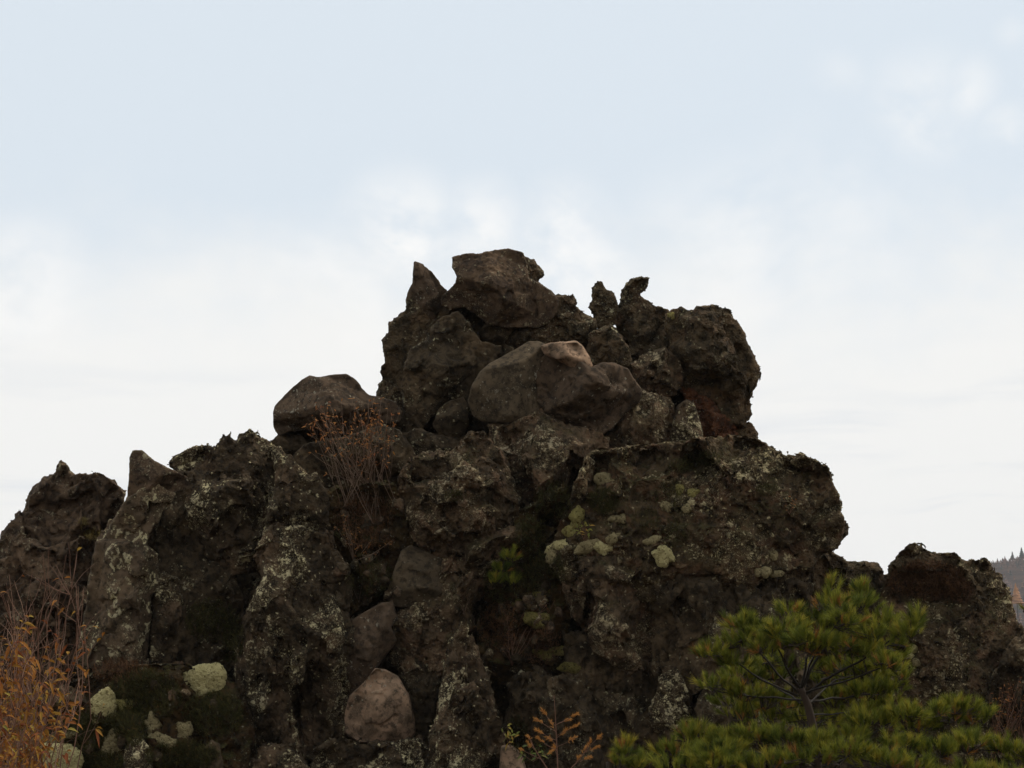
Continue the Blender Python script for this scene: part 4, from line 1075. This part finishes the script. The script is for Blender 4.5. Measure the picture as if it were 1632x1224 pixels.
bare_shrub("shrub", "slender red-brown twigs rising from the bottom of the overgrown gully", [(800, 1070), (815, 1060)], [(800, 1010), (830, 960), (860, 940), (886, 925)], 12, 29.2, M_DULL, 1, .04, 35, r0=.006, tw=M_RTWIG)
bare_shrub("shrub", "dry reddish brush at the lower right edge behind the pine", [(1612, 1210), (1640, 1220), (1590, 1200)], [(1580, 1120), (1610, 1085), (1640, 1080), (1660, 1090)], 36, 30.5, M_DULL, 2, .07, 36, r0=.007, tw=M_RTWIG)


# autumn shrubs at the left
def autumn_shrub(label, D, nst, base_x, tip_fn, leaf_lo, leaf_hi, seed, L, dens):
    r = random.Random(seed)
    root = empty("shrub", pix(base_x, 1330, D))
    st = MB(); lf = MB()
    for i in range(nst):
        p0 = pix(base_x + r.gauss(0, 26), 1330, D + r.gauss(0, .3))
        tx, ty = tip_fn(r)
        p1 = pix(tx, ty, D + r.gauss(0, .45))
        pth = stem_path(r, p0, p1, (p1 - p0).length * .05, 9)
        st.tube(pth, .010, .003, 4, r.uniform(.2, 1))
        for b in range(r.randint(4, 8)):
            j = r.randint(3, 7)
            d = ((pth[j + 1] - pth[j]).normalized() + rv(r, .4)).normalized()
            Lb = r.uniform(.25, .65)
            bp = stem_path(r, pth[j], pth[j] + d * Lb, .03, 5)
            st.tube(bp, .005, .002, 3, r.uniform(.2, 1))
            for q in bp[1:]:
                v = 612 - (q - CAM).dot(UP) / depth(q) * FPX
                pr = leaf_lo + (leaf_hi - leaf_lo) * min(1, max(0, (v - 960) / 90))
                for _ in range(dens):
                    if r.random() > pr: continue
                    d2 = (d * .5 + rv(r, .6) + Vector((0, 0, -.15))).normalized()
                    sd = (d2.orthogonal().normalized() + rv(r, .4)); sd = (sd - d2 * sd.dot(d2)).normalized()
                    lf.leaf(q, d2, sd, L * r.uniform(.6, 1.25), L * r.uniform(.26, .36), min(1, max(0, r.gauss(.34, .26))), .5)
    tag(root, label, "shrub", "autumn shrubs at the left edge")
    st.build('stems', M_RTWIG, root); lf.build('leaves', M_AUTUMN, root)


autumn_shrub("autumn shrub thick with drooping orange and ochre leaves in the lower left corner", 20.0, 34, 10, lambda r: (r.uniform(-60, 128), r.uniform(985, 1100)), .07, .22, 41, .15, 3)
autumn_shrub("tall thin reddish shrub, nearly bare, rising behind the leafy one at the left edge", 21.0, 34, 25, lambda r: (r.uniform(-50, 150), r.uniform(865, 1000)), .04, .22, 42, .13, 2)
autumn_shrub("low yellowing shrub at the very bottom left corner below the orange one", 19.0, 16, -20, lambda r: (r.uniform(-60, 60), r.uniform(1120, 1200)), .25, .4, 43, .11, 3)

# ------------------------------------------------------------------ pines


def tuft(mb, r, p, d, L, n, tint0, dead=False, w_=.0068):
    s1 = d.orthogonal().normalized(); s2 = d.cross(s1)
    for k in range(n):
        a = r.uniform(0, 2 * math.pi); f_ = r.random()
        o = s1 * math.cos(a) + s2 * math.sin(a)
        dd = (d * r.uniform(.75, 1.3) + o * r.uniform(.15, .75)).normalized()
        t = r.uniform(.95, 1) if dead else min(.92, max(0, tint0 + r.gauss(0, .10)))
        mb.blade(p + d * (L * .9 * f_), dd * (L * r.uniform(.7, 1.1)), (d.cross(dd) + rv(r, .3)).normalized(), w_, t)


def pine_limb(root, r, path, pads, D, r0, ntuft=1.0, nl=.098, w_=.0058):
    """one limb with its twigs and needles; path and pads in photo pixels (x, y, metres nearer)"""
    P3 = [pix(x, y, D - dz) for x, y, dz in path]
    lb = MB(); nd = MB()
    fine = []
    for i in range(len(P3) - 1):
        for k in range(3):
            fine.append(P3[i].lerp(P3[i + 1], k / 3) + rv(r, .006))
    fine.append(P3[-1])
    lb.tube(fine, r0 * .58, r0 * .22, 6, .0)
    sc = D / FPX
    for (x, y, dz, rx, ry, n) in pads:
        ry *= 1.08
        if y < 1140: y += 8
        elif x < 1130: x += 40
        c = pix(x, y, D - dz)
        hub = min(fine[len(fine) // 3:], key=lambda q: (q - c).length)
        subs = []
        for k in range(max(2, int(n / 7))):
            e = c + Vector((r.gauss(0, .5) * rx * sc, r.gauss(0, .5) * rx * sc, r.gauss(-.25, .35) * ry * sc))
            subs.append(e)
            lb.tube(stem_path(r, hub, e, .02, 5), r0 * .30, r0 * .14, 4, .1)
        for k in range(int(n * ntuft * 1.7)):
            a = r.uniform(0, 2 * math.pi); q = math.sqrt(r.random())
            u, v = q * math.cos(a), q * math.sin(a)
            top = math.sqrt(max(0, 1 - q * q))
            z = top * r.uniform(-.15, 1.0) * ry - ry * .25
            p = c + Vector((u * rx * sc, v * rx * .8 * sc, z * sc))
            d = Vector((u * .7, v * .7, .55 + .5 * top)).normalized() + rv(r, .22)
            d.normalize()
            e = min(subs, key=lambda s_: (s_ - p).length)
            p = p.lerp(e + Vector((0, 0, .06)), .16)
            lb.tube(stem_path(r, e, p, .012, 3), .0035, .0025, 3, .3)
            dead = r.random() < .03
            lowf = r.random() < .06
            tuft(nd, r, p - d * .03, d, nl * r.uniform(.7, 1.2), 62 if not dead else 28, min(.9, max(.02, .46 + r.gauss(0, .2) + .1 * (z / ry))), dead, w_)
            if lowf:
                tuft(nd, r, e, (d + rv(r, .6)).normalized(), nl * .8, 14, .9, True)
    ob = lb.build('limb', M_BARK, root)
    nd.build('needles', M_NEEDLE, ob)
    return ob


def pine_trunk(root, pts, D, r0, r1):
    mb = MB()
    P3 = [pix(x, y, D) for x, y in pts]
    f_ = []
    for i in range(len(P3) - 1):
        for k in range(4): f_.append(P3[i].lerp(P3[i + 1], k / 4))
    f_.append(P3[-1])
    mb.tube(f_, r0, r1, 10, .45)
    return mb.build('trunk', M_BARK, root, smooth=True)


DP = 15.0
pr = random.Random(77)
pine = empty("pine_tree", pix(1308, 1470, DP))
tag(pine, "green pine with a flat layered crown in front of the right half of the outcrop", "pine tree")
pine_trunk(pine, [(1308, 1470), (1306, 1330), (1302, 1224), (1297, 1165), (1288, 1125), (1276, 1096)], DP, .062, .030)
pine_limb(pine, pr, [(1282, 1108, 0), (1330, 1074, .1), (1385, 1046, .2), (1425, 1016, .2), (1456, 988, .2)], [(1448, 1000, .2, 26, 24, 16), (1462, 976, .2, 12, 14, 6), (1405, 1030, .25, 34, 22, 20)], DP, .024)
pine_limb(pine, pr, [(1279, 1098, 0), (1302, 1050, -.05), (1340, 1000, -.1), (1374, 955, -.1)], [(1372, 955, -.1, 34, 28, 24), (1335, 990, 0, 42, 26, 28), (1400, 985, -.1, 30, 26, 20), (1372, 932, -.1, 14, 12, 6)], DP, .024)
pine_limb(pine, pr, [(1278, 1100, 0), (1284, 1050, .05), (1306, 1000, .05), (1324, 950, .05)], [(1322, 952, .05, 22, 22, 14), (1300, 990, .1, 36, 22, 22), (1262, 968, 0, 20, 14, 9), (1326, 930, .05, 10, 12, 5)], DP, .022)
pine_limb(pine, pr, [(1276, 1100, 0), (1250, 1060, .2), (1235, 1020, .35), (1240, 1000, .4)], [(1245, 1003, .4, 36, 22, 24), (1275, 1022, .5, 34, 20, 22), (1222, 1030, .4, 24, 16, 14)], DP, .020)
pine_limb(pine, pr, [(1274, 1104, 0), (1235, 1070, 0), (1200, 1025, 0), (1182, 990, 0)], [(1186, 988, 0, 30, 20, 20), (1215, 1004, .1, 30, 16, 16), (1190, 1016, .15, 28, 16, 14)], DP, .020)
pine_limb(pine, pr, [(1272, 1108, 0), (1215, 1085, .1), (1165, 1050, .1), (1125, 1034, .1)], [(1136, 1036, .1, 30, 14, 18), (1172, 1052, .15, 26, 14, 12), (1162, 1018, 0, 20, 14, 8)], DP, .018)
pine_limb(pine, pr, [(1284, 1106, 0), (1345, 1086, .4), (1400, 1066, .6), (1425, 1056, .6)], [(1415, 1056, .6, 30, 18, 16), (1370, 1034, .5, 40, 20, 22), (1330, 1030, .55, 34, 20, 18)], DP, .018)
pine_limb(pine, pr, [(1286, 1118, 0), (1345, 1112, -.4), (1400, 1104, -.6), (1432, 1090, -.6)], [(1415, 1090, -.6, 36, 20, 20), (1370, 1100, -.5, 36, 20, 18), (1330, 1110, -.6, 36, 18, 14), (1440, 1070, -.6, 20, 14, 8)], DP, .018)
pine_limb(pine, pr, [(1280, 1116, 0), (1215, 1112, -.3), (1150, 1104, -.4), (1130, 1094, -.4)], [(1140, 1084, -.4, 30, 18, 15), (1185, 1098, -.4, 36, 20, 18), (1225, 1104, -.5, 34, 22, 16), (1180, 1130, -.4, 36, 16, 14)], DP, .018)
pine_limb(pine, pr, [(1278, 1098, 0), (1290, 1060, -.4), (1310, 1020, -.7)], [(1310, 1020, -.8, 60, 26, 26), (1260, 1050, -.8, 56, 26, 20), (1350, 1060, -.8, 50, 26, 20)], DP, .016)
# inner and far side of the crown
pine_limb(pine, pr, [(1290, 1120, 0), (1330, 1085, -.5), (1380, 1070, -.9)], [(1385, 1075, -.9, 46, 24, 20), (1330, 1075, -1.0, 46, 24, 20), (1410, 1040, -.8, 40, 24, 18)], DP, .016)
pine_limb(pine, pr, [(1276, 1120, 0), (1230, 1090, -.5), (1190, 1070, -.9)], [(1180, 1070, -.9, 46, 24, 20), (1230, 1070, -1.0, 46, 24, 20), (1240, 1120, -.9, 40, 18, 14), (1170, 1110, -.8, 40, 18, 14)], DP, .016)
pine_limb(pine, pr, [(1292, 1140, 0), (1340, 1135, -.7), (1400, 1130, -1.1)], [(1360, 1130, -1.0, 46, 16, 16), (1420, 1118, -1.0, 40, 18, 16), (1300, 1150, -.9, 60, 14, 18), (1220, 1146, -.9, 50, 14, 16)], DP, .016)
pine_limb(pine, pr, [(1278, 1098, 0), (1300, 1040, .5), (1330, 1000, .7)], [(1350, 985, .6, 30, 20, 18), (1300, 1015, .7, 36, 22, 20), (1390, 1005, .6, 26, 20, 14), (1345, 955, .4, 24, 20, 12)], DP, .016)
# lower tier
for path, pads in [
    ([(1302, 1215, 0), (1230, 1205, .3), (1150, 1190, .4), (1075, 1180, .4)], [(1070, 1176, .4, 36, 18, 22), (1120, 1180, .45, 40, 18, 22), (1040, 1200, .5, 34, 16, 16), (1170, 1188, .5, 34, 18, 18)]),
    ([(1302, 1220, 0), (1250, 1200, .6), (1200, 1185, .8)], [(1210, 1178, .7, 40, 16, 22), (1260, 1180, .8, 40, 16, 22), (1150, 1200, .9, 36, 18, 18), (1300, 1186, .9, 34, 16, 16)]),
    ([(1302, 1214, 0), (1350, 1195, .2), (1400, 1165, .2), (1440, 1140, .2)], [(1390, 1152, .2, 40, 18, 22), (1440, 1134, .2, 36, 16, 20), (1350, 1172, .3, 36, 16, 18), (1480, 1128, .15, 26, 14, 12)]),
    ([(1302, 1224, 0), (1400, 1190, -.2), (1480, 1140, -.3), (1535, 1115, -.3)], [(1530, 1122, -.3, 36, 18, 20), (1560, 1146, -.3, 26, 20, 16), (1500, 1150, -.2, 34, 18, 16), (1460, 1160, -.2, 36, 18, 16)]),
    ([(1303, 1240, 0), (1420, 1220, .3), (1520, 1195, .4), (1610, 1195, .4)], [(1540, 1186, .4, 36, 18, 18), (1600, 1196, .4, 36, 16, 20), (1490, 1196, .5, 38, 18, 20), (1430, 1190, .5, 40, 18, 20), (1640, 1212, .4, 30, 16, 14)]),
    ([(1304, 1250, 0), (1330, 1225, .8), (1350, 1205, 1.0)], [(1340, 1200, 1.0, 50, 20, 26), (1400, 1214, 1.0, 46, 18, 20), (1280, 1212, 1.1, 46, 18, 22), (1450, 1224, 1.0, 44, 18, 18)]),
    ([(1304, 1260, 0), (1200, 1240, .8), (1100, 1225, 1.0)], [(1100, 1212, 1.0, 44, 18, 22), (1160, 1222, 1.1, 46, 18, 22), (1220, 1222, 1.2, 44, 18, 20), (1040, 1224, .9, 36, 14, 14)]),
    ([(1304, 1290, 0), (1420, 1280, .5), (1540, 1250, .7)], [(1540, 1236, .7, 46, 18, 20), (1600, 1240, .7, 40, 18, 18), (1470, 1246, .8, 46, 18, 18)]),
]:
    pine_limb(pine, pr, path, pads, DP, .020, 1.15)

young = empty("pine_tree", pix(965, 1420, 17.0))
tag(young, "small young pine whose top just shows at the bottom edge beside the orange sapling", "pine tree")
yr = random.Random(5)
pine_trunk(young, [(965, 1420), (966, 1300), (968, 1215)], 17.0, .03, .012)
pine_limb(young, yr, [(967, 1250, 0), (962, 1210, 0), (958, 1190, 0)], [(958, 1196, 0, 14, 20, 12), (950, 1216, .1, 16, 12, 10)], 17.0, .008)
pine_limb(young, yr, [(967, 1260, 0), (985, 1230, 0), (996, 1220, 0)], [(992, 1216, 0, 16, 12, 10), (975, 1222, .1, 16, 10, 10)], 17.0, .008)

edgep = empty("pine_tree", pix(1720, 1500, 19.0))
tag(edgep, "pine outside the picture with one twig tip poking in at the right edge", "pine tree")
pine_trunk(edgep, [(1720, 1500), (1718, 1100), (1715, 880)], 19.0, .07, .02)
pine_limb(edgep, random.Random(8), [(1717, 1000, 0), (1680, 985, 0), (1645, 965, 0)], [(1646, 962, 0, 15, 10, 9), (1680, 980, 0, 26, 14, 14)], 19.0, .012)
pine_limb(edgep, random.Random(9), [(1716, 960, 0), (1740, 930, 0), (1765, 915, 0)], [(1760, 915, 0, 30, 18, 18), (1730, 925, 0, 26, 16, 12)], 19.0, .012)

# little pine in the gully
h0 = hit(800, 905)
gD = (depth(h0[0]) if h0 else 30.0) - .3
gp = empty("pine_sapling", pix(800, 930, gD))
tag(gp, "tiny yellow-green pine seedling growing in the overgrown gully", "pine sapling")
pine_trunk(gp, [(800, 935), (801, 905), (806, 880)], gD - .1, .012, .005)
pine_limb(gp, random.Random(11), [(801, 910, .1), (808, 890, .15), (812, 874, .2)], [(812, 880, .2, 14, 16, 12), (800, 900, .2, 14, 10, 9)], gD, .006, 1.0, .12, .013)
pine_limb(gp, random.Random(12), [(801, 920, .1), (790, 915, .15), (782, 918, .2)], [(786, 918, .2, 14, 9, 9), (812, 920, .2, 12, 9, 7)], gD, .006, 1.0, .12, .013)

# ------------------------------------------------------------------ loose stones on the slopes
protos = []
for k in range(4):
    V, Q, org = solid(blob(800, 900, 12, 9, .3 * k, 300 + k, 9, .3), 30.0, 9, ninner=4, eh=.4, rough=(1.5, 9), fine=.7, k=3, cell=1.6, facet_blur=0, chip=[(12, 4)])
    protos.append(mesh_np("loose_stone", V - V.mean(0), Q))
    protos[-1].materials.append([M_DARK, M_BROWN, M_DARK, M_MOTT][k])
sr = random.Random(404)
for lab, grp, box, n in [("small loose stone lying on the mossy slope under the bare-stemmed shrub", "loose stones under the bare-stemmed shrub", (540, 640, 800, 960), 22),
                         ("small loose stone lodged in the overgrown gully", "loose stones in the overgrown gully", (775, 895, 850, 1070), 26),
                         ("small stone lying among the heath of the lower left bank", "loose stones on the lower left bank", (110, 380, 1080, 1215), 7)]:
    for i in range(n):
        h_ = hit(sr.uniform(box[0], box[1]), sr.uniform(box[2], box[3]))
        if h_ is None: continue
        so_ = bpy.data.objects.new("loose_stone", sr.choice(protos))
        so_.location = h_[0]
        so_.rotation_euler = (sr.uniform(0, 6), sr.uniform(0, 6), sr.uniform(0, 6))
        k_ = sr.uniform(.5, 1.25); so_.scale = (k_, k_, k_)
        COL.objects.link(so_)
        tag(so_, lab, "stone", grp)

# ------------------------------------------------------------------ orange larch sapling and small plants
LD = 22.0
larch = empty("larch_sapling", pix(890, 1420, LD))
tag(larch, "bare larch sapling tipped with orange needle tufts at the bottom edge of the picture", "larch sapling")
lr = random.Random(21)


def larch_stem(path, twigs):
    mb = MB(); nd = MB()
    P3 = [pix(x, y, LD) for x, y in path]
    mb.tube(P3, .011, .004, 5, .5)
    for (bx, by), (tx, ty), size in twigs:
        dz = lr.uniform(-.15, .15)
        a, b = pix(bx, by, LD), pix(tx, ty, LD + dz)
        mb.tube(stem_path(lr, a, b, .008, 4), .0045, .0025, 3, .4)
        d = (b - a).normalized()
        for k in range(int(10 * size) + 8):
            q = b - d * (lr.random() * .11 * size)
            tuft(nd, lr, q, (d + rv(lr, .35)).normalized(), .042, 9, .97, True)
    st = mb.build('stem', M_RTWIG, larch)
    nd.build('needles', M_RUST, st)


larch_stem([(890, 1420), (889, 1224), (887, 1180), (885, 1140), (883, 1108)],
           [((885, 1157), (864, 1132), 1), ((886, 1166), (854, 1146), 1.2), ((886, 1167), (878, 1150), .9), ((887, 1180), (855, 1163), 1.2), ((887, 1188), (873, 1174), 1), ((888, 1196), (858, 1177), 1.1),
            ((886, 1155), (918, 1138), 1), ((886, 1155), (907, 1146), 1), ((887, 1172), (920, 1155), 1.2), ((887, 1176), (902, 1164), 1.1), ((888, 1190), (917, 1175), 1), ((889, 1206), (883, 1190), .7), ((866, 1206), (880, 1196), 1.1)])
larch_stem([(890, 1420), (882, 1240), (860, 1206), (850, 1190), (842, 1174)], [((851, 1192), (842, 1174), .5), ((854, 1196), (842, 1184), .7), ((862, 1210), (830, 1194), .6)])
larch_stem([(890, 1420), (905, 1230), (922, 1212), (934, 1196), (940, 1178)], [((934, 1196), (941, 1180), 1), ((934, 1196), (957, 1172), .8), ((926, 1206), (933, 1192), .8), ((930, 1200), (952, 1190), 1.1), ((918, 1214), (922, 1207), .6), ((924, 1214), (940, 1206), .9)])


def little_plant(name, label, cat, x, y, D, mat, dirs, L, tlo, thi, seed):
    r = random.Random(seed)
    root = empty(name, pix(x, y + 14, D))
    tag(root, label, cat)
    st = MB(); lf = MB()
    for (dx, dy) in dirs:
        a, b = pix(x, y + 14, D), pix(x + dx, y + dy, D - r.uniform(0, .2))
        pth = stem_path(r, a, b, .02, 5)
        st.tube(pth, .005, .003, 4, .4)
        for q in pth[2:]:
            for _ in range(2):
                d = ((b - a).normalized() * .5 + rv(r, .5)).normalized()
                lf.leaf(q, d, d.orthogonal().normalized(), L * r.uniform(.7, 1.2), L * .34, r.uniform(tlo, thi), .3)
    st.build('stems', M_RTWIG, root); lf.build('leaves', mat, root)


little_plant("leafy_plant", "small leafy green plant beside the curved pink stone at the bottom edge", "plant", 850, 1200, 24.0, M_GREEN, [(-20, -2), (-8, -12), (10, -10), (20, 0), (4, -4)], .10, .25, .75, 51)
little_plant("leafy_plant", "little sprig with yellow and orange leaves above the curved pink stone", "plant", 812, 1176, 27.2, M_GREEN, [(-10, -8), (4, -14), (10, -4), (-4, -20)], .12, .6, 1.0, 52)
h0 = hit(928, 850)
little_plant("leafy_plant", "red and yellow sprig on the left edge of the mossy lava mass", "plant", 930, 846, (depth(h0[0]) - .05) if h0 else 29.6, M_GREEN, [(-10, -4), (2, -14), (10, -8), (-4, -10), (8, 2)], .11, .65, 1.0, 53)
h0 = hit(1258, 812)
little_plant("leafy_plant", "sparse dry orange twig on the right part of the mossy lava mass", "plant", 1258, 806, (depth(h0[0]) - .03) if h0 else 29.6, M_RUST, [(-8, -10), (2, -14), (10, -8)], .05, .2, 1.0, 54)

# ------------------------------------------------------------------ far wooded hill
HILL_D = 1500.0


def hill_y(x):
    xs_ = [1380, 1500, 1570, 1632, 1750, 1950, 2250, 2600, 3000]
    ys_ = [990, 925, 901, 888, 866, 842, 850, 920, 1080]
    return float(np.interp(x, xs_, ys_))


def hill_point(x, s):
    """s = 0 on the ridge, 1 at the foot towards the viewer, negative behind the ridge"""
    top = pix(x, hill_y(x), HILL_D)
    foot = pix(x, 612, HILL_D * .40)
    if s >= 0:
        p = Vector((top.x + (foot.x - top.x) * s, top.y + (foot.y - top.y) * s, 0))
        p.z = -9 + (top.z + 9) * (1 - s) ** 1.25
    else:
        p = Vector((top.x * (1 - s * .25), top.y * (1 - s * .25), top.z * (1 + s * 1.04)))
        p.z = max(p.z, -9.5)
    return p


hv, hf = [], []
HX = np.linspace(1380, 3000, 60); HS = np.linspace(-1, 1, 41)
for x in map(float, HX):
    for s_ in map(float, HS):
        p = hill_point(x, s_)
        k_ = (1 - abs(s_)) * 6
        hv.append((p.x, p.y, p.z + k_ * math.sin(p.x * .021) * math.cos(p.y * .017)))
for i in range(len(HX) - 1):
    for j in range(len(HS) - 1):
        a = i * len(HS) + j
        hf.append((a, a + 1, a + len(HS) + 1, a + len(HS)))
hme = bpy.data.meshes.new("hill"); hme.from_pydata(hv, [], hf)
hme.polygons.foreach_set('use_smooth', [True] * len(hf))
M_HILL = bpy.data.materials.new("autumn hillside"); M_HILL.use_nodes = True
_t = NT(M_HILL.node_tree)
_c = _t.n('ShaderNodeTexCoord').outputs['Object']
_t.n('ShaderNodeOutputMaterial', None, Surface=principled(_t, _t.mix(_t.ramp(_t.noise(_c, .05, 5.0, .6), .4, .62), (0.035, 0.027, 0.022, 1), (0.075, 0.048, 0.036, 1)), 1.0, 0.0).outputs[0])
tag(link("hill", hme, M_HILL), "distant hill covered with autumn forest", "hill", kind='structure')
M_CONIF = leaf_mat("far conifers", [(0.0, (0.028, 0.034, 0.026)), (0.45, (0.055, 0.050, 0.036)), (0.6, (0.12, 0.068, 0.048)), (0.8, (0.17, 0.085, 0.050)), (1.0, (0.36, 0.16, 0.055))], 0.0)


def conifer(mb, r, p, h, tint, tiers=5, n=7):
    for k in range(tiers):
        z0 = h * (.08 + .80 * k / tiers); z1 = z0 + h * (.30 - .10 * k / tiers)
        if k == tiers - 1: z1 = h
        w0 = h * .33 * (1 - k / (tiers + .4))
        vs = [p + Vector((0, 0, z1))]
        a0 = r.uniform(0, 6)
        for q in range(n):
            a = a0 + 2 * math.pi * q / n
            w_ = w0 * r.uniform(.75, 1.2)
            vs.append(p + Vector((w_ * math.cos(a), w_ * math.sin(a), z0 + r.uniform(-.03, .03) * h)))
        mb.add(vs, [(0, 1 + q, 1 + (q + 1) % n) for q in range(n)], min(1, max(0, tint + r.gauss(0, .03))))


fr_ = random.Random(91)
wood = MB()
for _ in range(2600):
    x = fr_.uniform(1500, 2300); s_ = fr_.uniform(-.05, .75)
    conifer(wood, fr_, hill_point(x, s_) - Vector((0, 0, 1)), fr_.uniform(4, 7.5), fr_.choice([.1, .2, .62, .68, .72, .78]), 3, 5)
for _ in range(700):
    x = fr_.uniform(1530, 1760)
    conifer(wood, fr_, hill_point(x, fr_.uniform(-.015, .05)) - Vector((0, 0, 1)), fr_.uniform(2.5, 5), fr_.choice([.3, .6, .66, .7]), 3, 5)
o = wood.build("forest", M_CONIF, loc=hill_point(1700, .3))
tag(o, "hazy reddish and grey forest covering the far hill", "forest", kind='stuff')
for lab, x, s_, h, t in [("pointed dark conifer on the far skyline, the tallest one left of the frame edge", 1614, .0, 9, .4), ("dark conifer on the far skyline cut by the right edge of the picture", 1629, 0, 11, .2),
                          ("small faint conifer on the far skyline nearest to the crag", 1578, 0, 5, .66), ("faint spiky conifer on the far skyline, second from the crag", 1590, 0, 5.5, .6), ("faint thin conifer on the far skyline between the spiky one and the tallest one", 1602, 0, 6, .64)]:
    b_ = hill_point(x, s_); rt = empty("conifer_tree", b_)
    tag(rt, lab, "conifer tree", "single trees on the far hill")
    m1 = MB(); conifer(m1, fr_, b_ - Vector((0, 0, 1)), h, t, 5, 8); m1.build("crown", M_CONIF, rt)
    m2 = MB(); m2.tube([b_ - Vector((0, 0, 1.5)), b_ + Vector((0, 0, h * .7))], .25, .05, 5, .3); m2.build("trunk", M_BARK, rt)
b_ = pix(1621, 965, 800.0); rt = empty("larch_tree", b_)
tag(rt, "orange larch standing out on the far hillside between the crag and the right edge", "larch tree", "single trees on the far hill")
m1 = MB(); conifer(m1, fr_, b_, 11.5, .97, 7, 9); m1.build("crown", M_CONIF, rt)
gz = ground_z(b_.x, b_.y)
m2 = MB(); m2.tube([b_ - Vector((0, 0, 6)), b_ + Vector((0, 0, 9))], .3, .06, 5, .3); m2.build("trunk", M_BARK, rt)

# ------------------------------------------------------------------ thin autumn haze
hz = bpy.data.meshes.new("haze")
X0, X1, Y0, Y1, Z0, Z1 = -1900, 2600, -1900, 2600, -14.0, 290.0
hz.from_pydata([(x, y, z) for x in (X0, X1) for y in (Y0, Y1) for z in (Z0, Z1)], [], [(0, 1, 3, 2), (4, 6, 7, 5), (0, 4, 5, 1), (2, 3, 7, 6), (0, 2, 6, 4), (1, 5, 7, 3)])
M_HAZE = bpy.data.materials.new("haze"); M_HAZE.use_nodes = True
_t = NT(M_HAZE.node_tree)
pv = _t.n('ShaderNodeVolumePrincipled')
pv.inputs['Color'].default_value = (0.90, 0.90, 0.93, 1)
pv.inputs['Density'].default_value = 0.00013
_t.n('ShaderNodeOutputMaterial', None, Volume=pv.outputs[0])
tag(link("haze", hz, M_HAZE), "thin bluish haze in the distance", "haze", kind='stuff')
